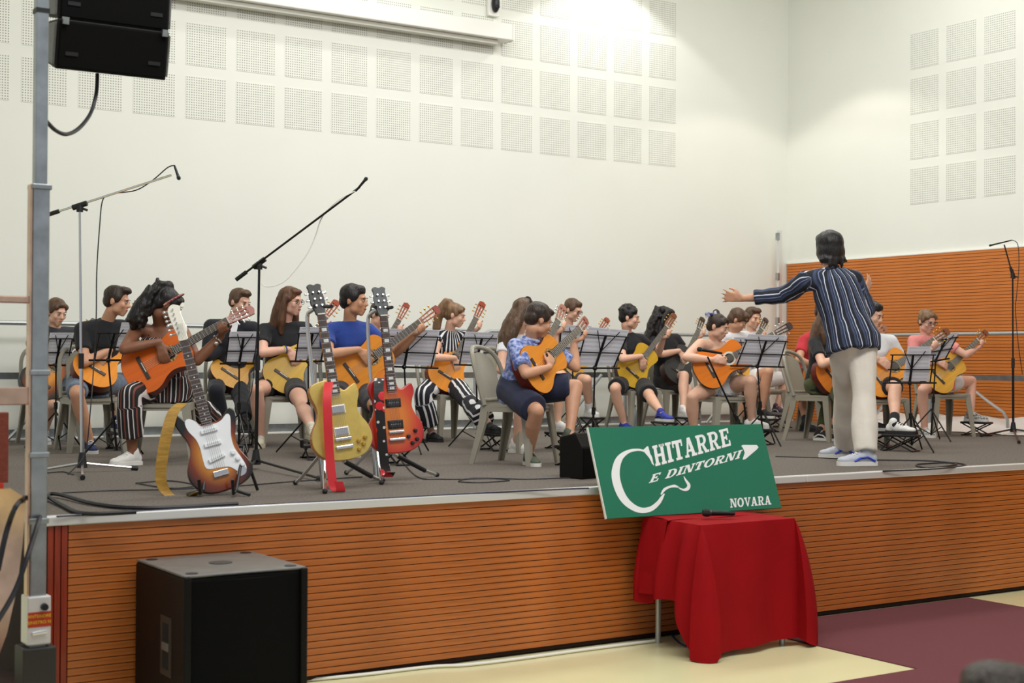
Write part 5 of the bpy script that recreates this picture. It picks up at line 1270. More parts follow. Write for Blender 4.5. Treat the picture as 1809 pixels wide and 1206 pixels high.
    # bottom
    if bot:
        g = BL(); e = bot.get('e', .008); w = s*fat; g.ell([(pel+Vector((0, 0, -.085*s)), .150*w+e, .108*w+e, X0, Y0), (pel+Vector((0, 0, .0)), .158*w+e, .116*w+e, X0, Y0), (pel+up*(.10*s), .150*w+e*.9, .110*w+e*.9, X0, Y0)])
        seg = [(pel+Vector((0, 0, .1)), pel-Vector((0, 0, .1)), Lf, 0, .15)]
        for k in legs:
            hp_, kn, an, FD, zf = legs[k]; f = bot['f']      # 0..1 thigh, 1..2 calf
            if f <= 1:
                q = hp_.lerp(kn, f); g.limb([hp_, hp_.lerp(kn, f*.6)], [.092*w+e, .08*w+e+bot.get('fl', .003)*.5], n+2); g.tube([hp_.lerp(kn, f*.5), q], [.08*w+e+bot.get('fl', .003)*.5, .070*w+e+bot.get('fl', .003)], n+6)
            else:
                q = kn.lerp(an, f-1); g.limb([hp_, hp_.lerp(kn, .5), kn], [.092*w+e, .080*w+e, .062*s+e], n+2); g.tube([kn, kn.lerp(an, (f-1)*.5), q], [.062*s+e, .060*s+e+bot.get('fl', .0)*.6, .042*s+e+bot.get('fl', 0)], n+6)
            seg += [(hp_, kn, (kn-hp_).cross(Vector((0, 0, 1))) if seated else Lf, 0, .08, 1), (kn, an, (an-kn).cross(F) if seated else Lf, .42, .06, 1)]
        if bot.get('skirt'):
            kR, kL = legs['R'][1], legs['L'][1]; f = bot['f']
            a_, b_ = hpR.lerp(kR, f*.96), hpL.lerp(kL, f*.96)
            g.limb([hpR.lerp(hpL, .5), a_.lerp(b_, .5)], [.10*w, .085*w], n); g.limb([hpR, a_.lerp(b_, .3)], [.09*w, .075*w], n); g.limb([hpL, a_.lerp(b_, .7)], [.09*w, .075*w], n)
        me = remesh(g, 'trousers', .0115, 3, off, attr=seg, noise=bot.get('wr', .003), nscale=22, seed=d+1); me.materials.append(bot['m']); obj(bot.get('n', 'trousers'), me, None, t)
    # shoes, socks
    fk = sp['shoe']
    for k in legs:
        hp_, kn, an, FD, zf = legs[k]
        if fk.get('sock'):
            me = remesh(BL().limb([an+Vector((0, 0, -.01)), an.lerp(kn, fk.get('sh', .2))], [.041*s, .044*s], 12), 'sock', .008, 2, off); obj('sock', me, fk['sock'], t)
        shoe(t, off, an, FD, zf, s*fk.get('k', 1.), fk['u'], fk['s'], fk.get('a'), low=fk.get('low', False), lace=fk.get('l'))
    J.update(neck=neck, head=hc, HR=HR, hs=hs, shR=shR, shL=shL, legs=legs, arms=arms, F=F, Lf=Lf, root=t, off=off, P=P, GM=GMx, d=d, body=body, hair=hr, shirt=shirt)
    if seated and sp.get('chair', True):
        cy = math.radians(sp.get('cphi', sp['phi'])); CF = -AH*math.cos(cy)+RH*math.sin(cy); yaw = math.atan2(CF.y, CF.x)+PI/2
        c = base+CF*sp.get('cfw', .06); chair((c.x, c.y, HS), yaw, sp['clabel'])
    for k in ('R', 'L'):
        if sp.get('st'+k, 0) > .05 and sp.get('stool', True):
            an, FD = legs[k][2], legs[k][3]; c = an+FD*.06; stool((c.x, c.y), math.atan2(FD.y, FD.x), sp['slabel'], sp['st'+k]-.002)
    return J

def lift(parent, px, L_, sgn):
    "point seen at px, L_ metres from parent; sgn -1 nearer the camera, 1 farther"
    r = ray(*px); A = Vector(parent)-CAMPOS; b = A.dot(r)/r.dot(r); p = (A-r*b).length
    return CAMPOS+r*(b+(sgn*math.sqrt(L_*L_-p*p)/r.length if p < L_ else 0))
RS = .145       # stool height
ORANGE = lacquer('orange_cedar_top', (224, 128, 42)); ORANGE2 = lacquer('amber_spruce_top', (232, 146, 48)); DEEPOR = lacquer('deep_orange_top', (218, 104, 36))
YELLOW = lacquer('yellow_spruce_top', (208, 164, 48)); YELLOW2 = lacquer('honey_top', (206, 148, 46)); NATURAL = lacquer('natural_top', (214, 160, 62))
SIDER = lacquer('dark_red_side', (104, 34, 22)); SIDEB = lacquer('dark_brown_side', (62, 30, 20)); SIDEK = lacquer('black_side', (24, 20, 19)); SIDEM = lacquer('mahogany_side', (132, 62, 32))
SUNB = burst_mat('acoustic_sunburst', (224, 146, 40), (150, 74, 22), (22, 18, 16), .2, .30, .20, .2, .25, .6, .86)
DARKG = mat('satin_charcoal_top', (52, 52, 52), .4)
HEADR = mat('red_headstock', (150, 62, 36), .3, coat=.2); HEADM = mat('brown_headstock', (128, 72, 44), .35); HEADP = mat('pinkish_headstock', (168, 112, 92), .35); HEADD = mat('dark_headstock', (60, 40, 34), .35)
SILV = mat('silver_tuner', (214, 214, 214), .2, 1)
white_sh = mat('white_leather', (232, 230, 226), .5); black_sh = mat('black_knit', (28, 28, 32), .7); navy_sh = mat('navy_mesh', (34, 46, 92), .7); cream_sh = mat('cream_canvas', (206, 198, 176), .8)
olive_sh = mat('olive_knit', (92, 100, 84), .8); blue_sh = mat('cobalt_mesh', (42, 54, 156), .6); grey_sh = mat('pale_grey_mesh', (186, 190, 200), .6); multi_sh = mat('teal_red_print', (40, 112, 140), .6, rgb2=(150, 46, 44), vscale=30)
lime_sh = mat('olive_coral_mesh', (108, 104, 60), .7, rgb2=(226, 106, 78), vscale=22); floral_sh = mat('white_floral_canvas', (222, 220, 214), .7, rgb2=(90, 88, 90), vscale=60)
sole_w = mat('white_sole', (226, 224, 218), .6); sole_k = mat('dark_sole', (34, 32, 32), .7); lace_w = mat('white_lace', (230, 230, 228), .7); lace_k = mat('black_lace', (24, 24, 26), .7); blue_acc = mat('royal_blue_panel', (40, 66, 190), .5)
navy = cloth('navy_cotton', (36, 40, 66)); black = cloth('black_cotton', (26, 26, 30)); charcoal = cloth('charcoal_jersey', (52, 52, 58)); blue = cloth('royal_blue_jersey', (32, 62, 142)); white = cloth('white_jersey', (228, 228, 230), vary=.03)
red = cloth('red_jersey', (186, 40, 50)); pink = cloth('pink_jersey', (226, 140, 136)); olive = cloth('olive_twill', (76, 82, 46)); denim = cloth('grey_denim', (104, 116, 134), vary=.2, vs=30); suit = cloth('black_suit', (24, 26, 36)); ivory = cloth('ivory_twill', (222, 214, 202), vary=.03)
lace_top = mat('white_printed_camisole', (224, 222, 226), .8, rgb2=(120, 120, 128), vscale=70)
floral = mat('blue_floral_cotton', (172, 184, 220), .8, rgb2=(72, 88, 158), vscale=34, bump=.15, bscale=35, detail=6)
str_bw = stripe_mat('black_white_stripe', (24, 24, 36), [(0, .34, (226, 226, 228))], 'gu', .046, wob=.01)
str_bk = stripe_mat('black_brown_white_stripe', (26, 22, 24), [(.0, .10, (214, 206, 206)), (.30, .42, (122, 66, 52)), (.62, .70, (214, 206, 206))], 'gu', .085, wob=.012)
str_sh = stripe_mat('navy_shirt_stripe', (40, 46, 66), [(.0, .09, (206, 212, 228)), (.12, .40, (28, 30, 40)), (.44, .60, (62, 74, 104)), (.72, .78, (120, 134, 168))], 'gu', .068, wob=.02)
T = lambda m, **k: dict(dict(m=m, sl='short', f=.62), **k)
G = lambda top, side, **k: dict(dict(top=top, side=side), **k)

PEOPLE = [
 dict(label='player in charcoal tee holding a sunburst guitar half behind the mast', d=12.6, phi=30, hip=86, neck=(97, 578), head=(100, 551), hyaw=50, hpitch=20, hair='pony', hc='brown', tone='light', s=.94,
      footR=(78, 784), footL=(110, 776), stL=0, top=T(charcoal), bot=dict(m=denim, f=.8), shoe=dict(u=grey_sh, s=sole_w, l=lace_w),
      gf=.36, gt=(56, 694), gh=(172, 560), wR=(92, 622), elR=(52, 622), xl=.62, glabel='sunburst acoustic guitar behind the metal mast', gm=G(SUNB, SIDEK, head=HEADD),
      clabel='taupe plastic chair under the charcoal tee player at far left', slabel='foot stool of the far left player'),
 dict(label='player in black tee and denim shorts with head turned right', phi=30, hip=158, neck=(190, 566), head=(207, 532), hyaw=88, hpitch=12, hair='quiff', hc='dark', tone='tan', footR=(160, 800), footL=(208, 762), stL=RS, shR=(144, 582), shL=(216, 578),
      kneeR=(131, 690), kneeL=(216, 672), top=T(black), bot=dict(m=denim, f=.82), shoe=dict(u=navy_sh, s=sole_w, l=lace_w), fdR=25,
      gt=(153, 674), gh=(258, 525), wR=(192, 622), elR=(126, 628), xl=.66, glabel='orange guitar with dark red sides held by the player in denim shorts', gm=G(ORANGE2, SIDER), clabel='taupe plastic chair under the player in denim shorts', slabel='foot stool under the navy shoe at left'),
 dict(label='player in striped black jumpsuit and red headband with deep orange guitar', phi=8, hip=292, neck=(284, 575), head=(296, 540), hyaw=110, hpitch=32, hair='bigpony', hc='black', tone='dark', footR=(226, 822), footL=(384, 768), stL=RS, shR=(243, 580), shL=(322, 586), s=1.0,
      kneeR=(228, 690), kneeL=(358, 658), top=dict(m=str_bk, sl='strap', n='jumpsuit_top', e=.008), bot=dict(m=str_bk, f=1.72, fl=.03, n='jumpsuit_legs', e=.016), shoe=dict(u=white_sh, s=white_sh, l=lace_w), fdR=-35, fdL=20,
      gt=(221, 668), gh=(447, 541), gl=1.0, wR=(284, 607), elR=(209, 616), elL=(352, 634), xl=.73, gn=tuple(-AH*1.0+Vector((0, 0, .3))), glabel='deep orange guitar with dark red sides held by the striped jumpsuit player', gm=G(DEEPOR, SIDER, pegs=SILV), clabel='taupe plastic chair under the striped jumpsuit player', slabel='foot stool behind the sunburst electric guitar'),
 dict(label='player in black suit and white shirt behind a red headstock', d=13.1, phi=14, hip=404, neck=(412, 568), head=(424, 534), hyaw=55, hpitch=16, hair='quiff', hc='brown', tone='light', footR=(394, 782), footL=(434, 758), stL=RS, shR=(372, 576), shL=(446, 580),
      kneeR=(378, 688), kneeL=(440, 668), top=dict(m=suit, sl='long', e=.014, n='jacket'), bot=dict(m=suit, f=1.93, fl=.01), shoe=dict(u=black_sh, s=sole_k),
      gt=(392, 676), gh=(484, 566), wR=(402, 618), elR=(366, 628), xl=.6, glabel='honey coloured guitar held by the player in the suit', gm=G(YELLOW2, SIDEB), clabel='taupe plastic chair under the player in the suit', slabel='foot stool of the player in the suit'),
 dict(label='player in black tee and glasses with blue and yellow wristbands', phi=20, hip=500, neck=(505, 568), head=(514, 533), hyaw=62, hpitch=6, hair='long', hc='auburn', tone='fair', footR=(460, 790), footL=(552, 776), stL=RS, shR=(468, 584), shL=(540, 582), glasses=True, hs=1.03,
      kneeR=(452, 672), kneeL=(554, 655), top=T(black, f=.6), bot=dict(m=black, f=.62), shoe=dict(u=cream_sh, s=cream_sh, l=lace_w), fdR=5, fat=1.08,
      gt=(484, 686), gh=(598, 528), wR=(508, 619), elR=(456, 622), xl=.7, glabel='yellow guitar held by the player with wristbands', gm=G(YELLOW, SIDEB), clabel='taupe plastic chair under the player with wristbands', slabel='foot stool left of the gold guitar'),
 dict(label='player in royal blue tee facing right with bright orange guitar', phi=30, hip=622, neck=(618, 567), head=(626, 531), hyaw=76, hpitch=5, hair='short', hc='black', tone='mid', footR=(618, 806), footL=(700, 784), stL=RS, shR=(578, 586), shL=(648, 584), hs=1.03, hairs=1.03,
      kneeR=(592, 684), top=T(blue, f=.6), bot=dict(m=charcoal, f=.85), shoe=dict(u=lime_sh, s=sole_w), fat=1.08,
      gt=(594, 678), gh=(778, 542), gl=1.02, wR=(632, 618), elR=(571, 626), xl=.75, glabel='bright orange guitar held by the player in blue', gm=G(ORANGE2, SIDER), clabel='taupe plastic chair under the player in blue', slabel='foot stool behind the cherry guitar'),
 dict(label='player in white shirt half hidden behind the cherry guitar', phi=30, hip=664, neck=(662, 590), head=(670, 556), hyaw=60, hpitch=20, hair='buzz', hc='dark', tone='light', footR=(644, 772), footL=(730, 752), stL=RS, kneeR=(650, 690), kneeL=(704, 664), s=.96,
      top=T(white), bot=dict(m=charcoal, f=.6), shoe=dict(u=lime_sh, s=sole_k), gt=(636, 688), gh=(722, 534), xl=.70, glabel='orange guitar with raised neck behind the double music stand', gm=G(ORANGE, SIDER, head=HEADR), clabel='taupe plastic chair behind the double music stand', slabel='foot stool right of the cherry guitar'),
 dict(label='player in black and white stripes with orange guitar facing right', phi=34, hip=786, neck=(794, 584), head=(804, 557), hyaw=84, hpitch=14, hair='highpony', hc='lbrown', tone='light', footR=(766, 780), footL=(866, 764), stL=RS, kneeR=(742, 662), kneeL=(842, 668), s=.95, shR=(776, 594), shL=(820, 594), hs=.95,
      top=T(str_bw, f=.35), bot=dict(m=str_bw, f=1.8, fl=.035, e=.018), shoe=dict(u=black_sh, s=sole_k, low=True), gt=(777, 686), gh=(857, 531), wR=(800, 634), elR=(768, 634), elL=(846, 616), xl=.72, glabel='orange guitar held by the player in black and white stripes', gm=G(ORANGE2, SIDER, head=HEADR), clabel='taupe plastic chair under the player in black and white stripes', slabel='foot stool under the black sandal behind the chair'),
 dict(label='player in white tee and black hairband facing away', d=11.9, phi=46, hip=908, neck=(916, 590), head=(928, 556), hyaw=118, hpitch=18, hair='longback', hc='brown', tone='light', footR=(918, 800), footL=(990, 762), stL=RS, kneeR=(924, 690), kneeL=(988, 672), s=.96, hairs=1.06,
      top=T(white, f=.45), bot=dict(m=denim, f=.7), shoe=dict(u=white_sh, s=sole_w), gt=(920, 690), gh=(1002, 536), xl=.74, glabel='guitar with pale headstock rising beside the floral shirt player', gm=G(NATURAL, SIDEM, head=HEADP, pegs=SILV), clabel='taupe plastic chair under the player with the black hairband', slabel='foot stool behind the player in the floral shirt'),
 dict(label='player in blue floral shirt and navy shorts near the green sign', phi=54, gf=.30, pl=0, hip=914, neck=(938, 602), head=(952, 566), hyaw=116, hpitch=24, hair='buzz', hc='dark', tone='tan', footR=(938, 822), footL=(1014, 786), stL=RS, kneeR=(944, 716), kneeL=(1018, 682), shR=(912, 614), shL=(966, 612), s=.93, hairs=1.05, hs=1.04,
      top=T(floral, collar=floral, f=.75, e=.016, long=True), bot=dict(m=navy, f=.9, fl=.015, e=.02), shoe=dict(u=olive_sh, s=sole_w, l=lace_k), fdR=20, fat=1.05,
      gt=(932, 668), gh=(1045, 560), wR=(962, 652), elR=(914, 650), elL=(1004, 632), xl=.74, cphi=62, cfw=-.0, glabel='amber guitar held by the player in the floral shirt', gm=G(ORANGE2, SIDER, head=HEADR, pegs=IVORY), clabel='taupe plastic chair under the player in the floral shirt', slabel='foot stool of the player in the floral shirt'),
 dict(label='player in charcoal tee and glasses behind the twin music sheets', d=15.5, phi=30, hip=1000, neck=(1004, 578), head=(1012, 548), hyaw=58, hpitch=22, hair='short', hc='brown', tone='light', footR=(985, 756), footL=(1044, 736), stL=RS, kneeR=(992, 678), kneeL=(1034, 662), s=.97, glasses=True,
      top=T(charcoal), bot=dict(m=charcoal, f=.7), shoe=dict(u=white_sh, s=sole_w, sock=white), gt=(992, 674), gh=(1078, 560), xl=.62, glabel='guitar of the player behind the twin music sheets', gm=G(NATURAL, SIDEM), clabel='taupe plastic chair behind the twin music sheets', slabel='foot stool seen left of the flower-stickered yellow guitar'),
 dict(label='player in black tee and cobalt shoes with flower-stickered yellow guitar', d=15.5, phi=30, hip=1118, neck=(1108, 588), head=(1112, 561), hyaw=80, hpitch=10, hair='curlytop', hc='black', tone='light', footR=(1106, 762), footL=(1172, 744), stL=RS, kneeR=(1084, 676), kneeL=(1182, 658), shR=(1096, 602), shL=(1132, 600), hs=1.04,
      top=T(black), bot=dict(m=black, f=.88, fl=.02), shoe=dict(u=blue_sh, s=sole_w, a=navy_sh), gt=(1104, 676), gh=(1196, 553), wR=(1130, 630), elR=(1095, 632), elL=(1168, 624), xl=.72, glabel='yellow guitar with a dark flower sticker', gm=G(YELLOW, SIDEB, head=HEADM, pegs=GOLD), clabel='taupe plastic chair under the player with the flower-stickered guitar', slabel='foot stool under the cobalt blue shoe',
      gextra=lambda g: [MB().prism([(.235+.02*(1+.35*math.cos(6*a))*math.cos(a), -.075+.02*(1+.35*math.cos(6*a))*math.sin(a)) for a in [2*PI*i/36 for i in range(36)]], .0005, .0016).build('flower_sticker', mat('dark_sticker', (92, 70, 60), .5), g)]),
 dict(label='player in black top and skirt holding a charcoal guitar', d=16.1, phi=28, hip=1180, neck=(1172, 590), head=(1174, 563), hyaw=82, hpitch=14, hair='curly', hc='black', tone='light', footR=(1226, 760), footL=(1211, 736), stL=RS, kneeR=(1222, 676), kneeL=(1206, 668), hairs=1.05,
      top=T(black, f=.4), bot=dict(m=black, f=.8, skirt=1, n='skirt'), shoe=dict(u=white_sh, s=sole_w), gf=.3, gt=(1190, 674), gh=(1246, 558), wR=(1196, 622), elR=(1168, 624), xl=.74, glabel='charcoal black guitar held by the player in black skirt', gm=G(DARKG, SIDEB, head=HEADD, rosm=IVORY), clabel='taupe plastic chair under the player in black skirt', slabel='foot stool under the white shoe beside the cobalt shoe'),
 dict(label='player in white camisole and hair bow with vivid orange guitar', d=13.2, phi=20, hip=1276, neck=(1264, 602), head=(1268, 577), hyaw=66, hpitch=20, hair='bun', hc='dark', tone='light', footR=(1230, 784), footL=(1334, 756), stL=RS, kneeR=(1226, 694), kneeL=(1322, 660), shR=(1238, 608), shL=(1290, 610), fat=1.14, s=.93, hs=1.0,
      top=dict(m=lace_top, sl='strap', n='camisole', e=.006), bot=dict(m=white, f=.35), shoe=dict(u=white_sh, s=sole_w, low=True), fdL=50, gt=(1230, 664), gh=(1401, 572), wR=(1256, 636), elR=(1219, 632), elL=(1312, 650), xl=.64, gn=tuple(-AH*1.0+RH*.2+Vector((0, 0, .25))), glabel='vivid orange guitar held by the player with the hair bow', gm=G(lacquer('vivid_orange_top', (236, 128, 30)), SIDEK, head=HEADD, pegs=SILV, rosm=IVORY), clabel='taupe plastic chair under the player with the hair bow', slabel='foot stool under the white sandal'),
 dict(label='player in white tee bending down behind the hair bow player', d=15.6, phi=30, hip=1306, neck=(1296, 588), head=(1303, 566), hyaw=78, hpitch=34, hair='fringe', hc='brown', tone='tan', footR=(1306, 762), footL=(1350, 738), stL=RS, top=T(white, f=.4), bot=dict(m=white, f=.7), shoe=dict(u=black_sh, s=sole_w),
      gt=(1290, 668), gh=(1359, 560), xl=.7, glabel='guitar with gold tuners behind the hair bow player music stand', gm=G(NATURAL, SIDEM, head=HEADD, pegs=GOLD), clabel='taupe plastic chair under the bending player', slabel='foot stool of the bending player'),
 dict(label='player in white shirt facing the camera beside the bending player', d=16.2, phi=26, hip=1338, neck=(1328, 586), head=(1330, 562), hyaw=30, hpitch=12, hair='quiff', hc='brown', tone='light', footR=(1345, 757), footL=(1376, 732), stL=RS, kneeR=(1352, 668), kneeL=(1384, 652), top=T(white), bot=dict(m=white, f=.7), shoe=dict(u=multi_sh, s=sole_w, a=sole_w),
      gt=(1316, 672), gh=(1372, 598), xl=.6, glabel='guitar of the white shirt player facing the camera', gm=G(YELLOW2, SIDEM, head=HEADD), clabel='taupe plastic chair under the player facing the camera', slabel='foot stool under the teal and red shoe'),
 dict(label='player in red tee seated behind the conductor', d=15.4, phi=34, hip=1432, neck=(1446, 582), head=(1458, 552), hyaw=60, hair='short', hc='dark', tone='tan', footR=(1428, 762), footL=(1490, 750), stL=RS, kneeR=(1420, 680), elR=(1406, 630), shR=(1420, 602), top=T(red), bot=dict(m=navy, f=.75), shoe=dict(u=black_sh, s=sole_k, sock=black), cphi=55, cfw=.0,
      gt=(1432, 686), gh=(1512, 566), xl=.66, glabel='guitar hidden behind the conductor in front of the red tee', gm=G(ORANGE, SIDER), clabel='taupe plastic chair under the player in the red tee', slabel='foot stool behind the conductor knee'),
 dict(label='player in black tee and olive trousers behind the conductor', d=13.7, phi=30, hip=1450, neck=(1460, 590), head=(1466, 560), hyaw=70, hpitch=8, hair='long', hc='brown', tone='light', footR=(1456, 778), footL=(1540, 760), stL=RS, kneeR=(1464, 684), kneeL=(1528, 668), shR=(1440, 606), elR=(1446, 640), top=T(black), bot=dict(m=olive, f=1.85, e=.008), shoe=dict(u=black_sh, s=sole_w, a=sole_w), fdR=40, fdL=60, cphi=52, cfw=-.02, hairs=1.0,
      gt=(1452, 680), gh=(1570, 574), wR=(1478, 632), xl=.76, glabel='red-brown guitar held by the player in olive trousers', gm=G(ORANGE, SIDER, head=HEADP), clabel='taupe plastic chair under the player in olive trousers', slabel='foot stool under the dark shoe right of the conductor'),
 dict(label='player in white tee and black shorts right of the conductor', d=12.8, phi=14, hip=1546, neck=(1540, 590), head=(1540, 556), hyaw=50, hpitch=20, hair='short', hc='black', tone='light', footR=(1520, 790), footL=(1588, 766), stL=RS, kneeR=(1530, 690), kneeL=(1584, 666), shL=(1574, 604), top=T(white), bot=dict(m=black, f=.8, e=.02), shoe=dict(u=white_sh, s=sole_k, sock=black, l=lace_k), fdL=50,
      gt=(1528, 682), gh=(1680, 580), wR=(1545, 636), xl=.73, gn=tuple(-AH*1.0+Vector((0, 0, .25))), glabel='light orange guitar held by the player in white tee and black shorts', gm=G(lacquer('light_orange_top', (236, 152, 56)), SIDEM, head=HEADM, pegs=GOLD), clabel='taupe plastic chair under the player in white tee and black shorts', slabel='foot stool under the white high-top shoe'),
 dict(label='player in pink tee and glasses at the right', d=14.7, phi=14, hip=1660, neck=(1636, 594), head=(1638, 568), hyaw=22, hpitch=18, hair='bunlow', hc='lbrown', tone='fair', footR=(1637, 772), footL=(1722, 744), stL=RS, kneeR=(1630, 684), kneeL=(1706, 658), shR=(1614, 602), shL=(1664, 602), glasses=True, s=.96,
      top=T(pink), bot=dict(m=white, f=.45), shoe=dict(u=floral_sh, s=sole_w, l=lace_w), fdL=45, gt=(1642, 680), gh=(1748, 582), wR=(1650, 640), elL=(1704, 626), xl=.76, gn=tuple(-AH*1.0+Vector((0, 0, .2))), glabel='natural yellow guitar held by the player in pink', gm=G(NATURAL, SIDER, head=HEADM), clabel='taupe plastic chair under the player in pink', slabel='foot stool under the white floral shoe'),
]
JP = []
for i, sp in enumerate(PEOPLE): JP.append(person(sp))
def find(w): return next(j for j, s_ in zip(JP, PEOPLE) if w in s_['label'])

# --- small things worn
def ring_band(J, pts, r, m, name, n=20):
    P = J['P']; MB().tube(spline([P(*q) for q in pts], 4), r, 8, flat=.5).build(name, m, J['root'], smooth=True, off=J['off'])
j = find('red headband')
ring_band(j, [(-.082, .03, -.02), (-.085, -.0, .05), (-.06, -.03, .105), (0, -.045, .122), (.06, -.03, .105), (.085, .0, .05), (.082, .03, -.02)], .017, mat('red_print_headband', (134, 52, 60), .7, rgb2=(196, 150, 140), vscale=40), 'headband')
el, wl = j['arms']['L'][1], j['arms']['L'][2]; c = wl.lerp(el, .16)
br = MB(); dr = (wl-el).normalized(); u_ = dr.cross(Vector((0, 0, 1))).normalized(); v_ = dr.cross(u_)
br.tube([c+u_*(.034*math.cos(a))+v_*(.034*math.sin(a)) for a in [2*PI*i/14 for i in range(14)]], .006, 6, closed=True)
bo = br.build('bracelet', SILV, j['root'], smooth=True, off=j['off'])
MB().ball(c-j['off']-AH*.045-Vector((0, 0, .03)), (.015, .006, .015), 10, 7).build('charm', SILV, bo, smooth=True)
j = find('wristbands')
for k, (cl, f) in enumerate((((40, 70, 170), .10), ((220, 200, 60), .16))):
    el, wr = j['arms']['R'][1], j['arms']['R'][2]; dr = (wr-el).normalized(); c = wr.lerp(el, f); u_ = dr.cross(Vector((0, 0, 1))).normalized(); v_ = dr.cross(u_)
    MB().tube([c+u_*(.031*math.cos(a))+v_*(.031*math.sin(a)) for a in [2*PI*i/14 for i in range(14)]], .006, 6, closed=True).build('wristband', mat('band_%d' % k, cl, .5), j['root'], smooth=True, off=j['off'])
j = find('black hairband')
ring_band(j, [(-.092, .0, -.02), (-.096, .01, .05), (-.06, .02, .122), (0, .02, .142), (.06, .02, .122), (.096, .01, .05), (.092, .0, -.02)], .016, black, 'hairband')
j = find('hair bow'); P = j['P']
bw = MB(); BOWC = at(1256, 555, dep(j['head'])-.03)
for q in (-1, 1): bw.prism([(0, -.008), (q*.045, -.035), (q*.055, 0), (q*.045, .035), (0, .008)], -.006, .006, Matrix.Translation(BOWC) @ Matrix(((RH.x, 0, -AH.x, 0), (RH.y, 0, -AH.y, 0), (0, 1, 0, 0), (0, 0, 0, 1))))
bo = bw.build('bow', mat('white_blue_ribbon', (230, 232, 240), .5, rgb2=(46, 56, 130), vscale=22), j['root'], off=j['off'])
MB().ball(BOWC-AH*.01-j['off'], .014, 8, 6).build('bow_knot', mat('navy_ribbon', (40, 48, 120), .5), bo, smooth=True)
j = find('black suit')
J = j; nk = J['neck']; F = J['F']; Lf = J['Lf']
MB().add([tuple(nk+F*.085+Lf*.045+Vector((0, 0, .02))), tuple(nk+F*.085-Lf*.045+Vector((0, 0, .02))), tuple(nk+F*.155-Vector((0, 0, .24))), tuple(nk+F*.07+Lf*.04+Vector((0, 0, .02))), tuple(nk+F*.07-Lf*.04+Vector((0, 0, .02))), tuple(nk+F*.13-Vector((0, 0, .24)))], [(0, 1, 2), (5, 4, 3), (0, 3, 4, 1), (1, 4, 5, 2), (2, 5, 3, 0)]).build('shirt_front', white, J['root'], off=J['off'])
MB().tube([nk+F*(.062*math.cos(a))+Lf*(.062*math.sin(a))+Vector((0, 0, .022)) for a in [2*PI*i/16 for i in range(16)]], .016, 8, closed=True).build('shirt_collar', white, J['root'], smooth=True, off=J['off'])

# --- conductor
cd = dep(onz(1512, 818)); SP = dict(label='conductor in striped shirt and white trousers standing with arms spread', group='adults', standing=True, phi=-152, d=cd, hip=(1507, 602), neck=(1466, 478), head=(1463, 441), hyaw=-160, hpitch=4, hair='mop', hc='black', tone='tan', s=1.0, fat=1.06, hs=1.03,
    footR=(1520, 822), footL=(1484, 808), fdR=-82, fdL=-78, shL=(1424, 496), shR=(1508, 494), kneeR=(1528, 716), kneeL=(1494, 712))
shLp = at(1424, 496, cd-.03); e1 = lift(shLp, (1386, 521), .285, 1); w1 = lift(e1, (1314, 527), .27, -1)
shRp = at(1508, 494, cd+.08); e2 = at(1530, 548, cd+.24); w2 = at(1527, 520, cd+.44)
SP.update(elbowL=e1, wristL=w1, handL=(-RH+Vector((0, 0, .12))+AH*.1, AH+Vector((0, 0, .25)), .10, 1), elbowR=e2, wristR=w2, handR=(RH*.35+Vector((0, 0, .7))+AH*.3, -RH*.6+AH*.5, .15, 1),
    top=dict(m=str_sh, sl='long', f=.74, e=.022, long=True, hem=-.085, flare=.024, collar=str_sh, wr=.006, n='striped_shirt'), bot=dict(m=ivory, f=1.97, e=.016, fl=.026, wr=.006), shoe=dict(u=grey_sh, s=sole_w, a=blue_acc, l=lace_w, k=1.12))
person(SP)
# --- head of someone in the audience
hcn = at(1765, 1285, 3.0); t = thing('audience_member', 'audience member in charcoal top seen from behind at the bottom right corner', 'person', (hcn.x, hcn.y, 0)); off = t.location
R_h = frame(AH); b_ = BL(); add_head(b_, hcn, R_h, 1.0); nk = hcn-Vector((0, 0, .2)); b_.limb([nk, hcn-Vector((0, 0, .06))], [.06, .055], 14)
b_.ell([(nk-Vector((0, 0, .5)), .17, .12, RH, AH), (nk-Vector((0, 0, .15)), .2, .12, RH, AH), (nk-Vector((0, 0, .05)), .15, .09, RH, AH), (nk, .06, .055, RH, AH)])
me = remesh(b_, 'body', .01, 3, off); obj('body', me, skin('light'), t)
me = remesh(hair_shape('mop', hcn, R_h, 1.0), 'hair', .01, 3, off, noise=.003); obj('hair', me, HAIRC['dark'], t)
g = BL(); g.ell([(nk-Vector((0, 0, .52)), .185, .135, RH, AH), (nk-Vector((0, 0, .15)), .215, .135, RH, AH), (nk-Vector((0, 0, .045)), .16, .10, RH, AH), (nk+Vector((0, 0, .0)), .07, .065, RH, AH)])
me = remesh(g, 'shirt', .012, 3, off); obj('shirt', me, charcoal, t)
q = off.copy(); q.z = 0; chair((q.x, q.y-.0, 0), math.atan2(AH.y, AH.x)+PI/2, 'taupe plastic chair under the audience member at the bottom right')

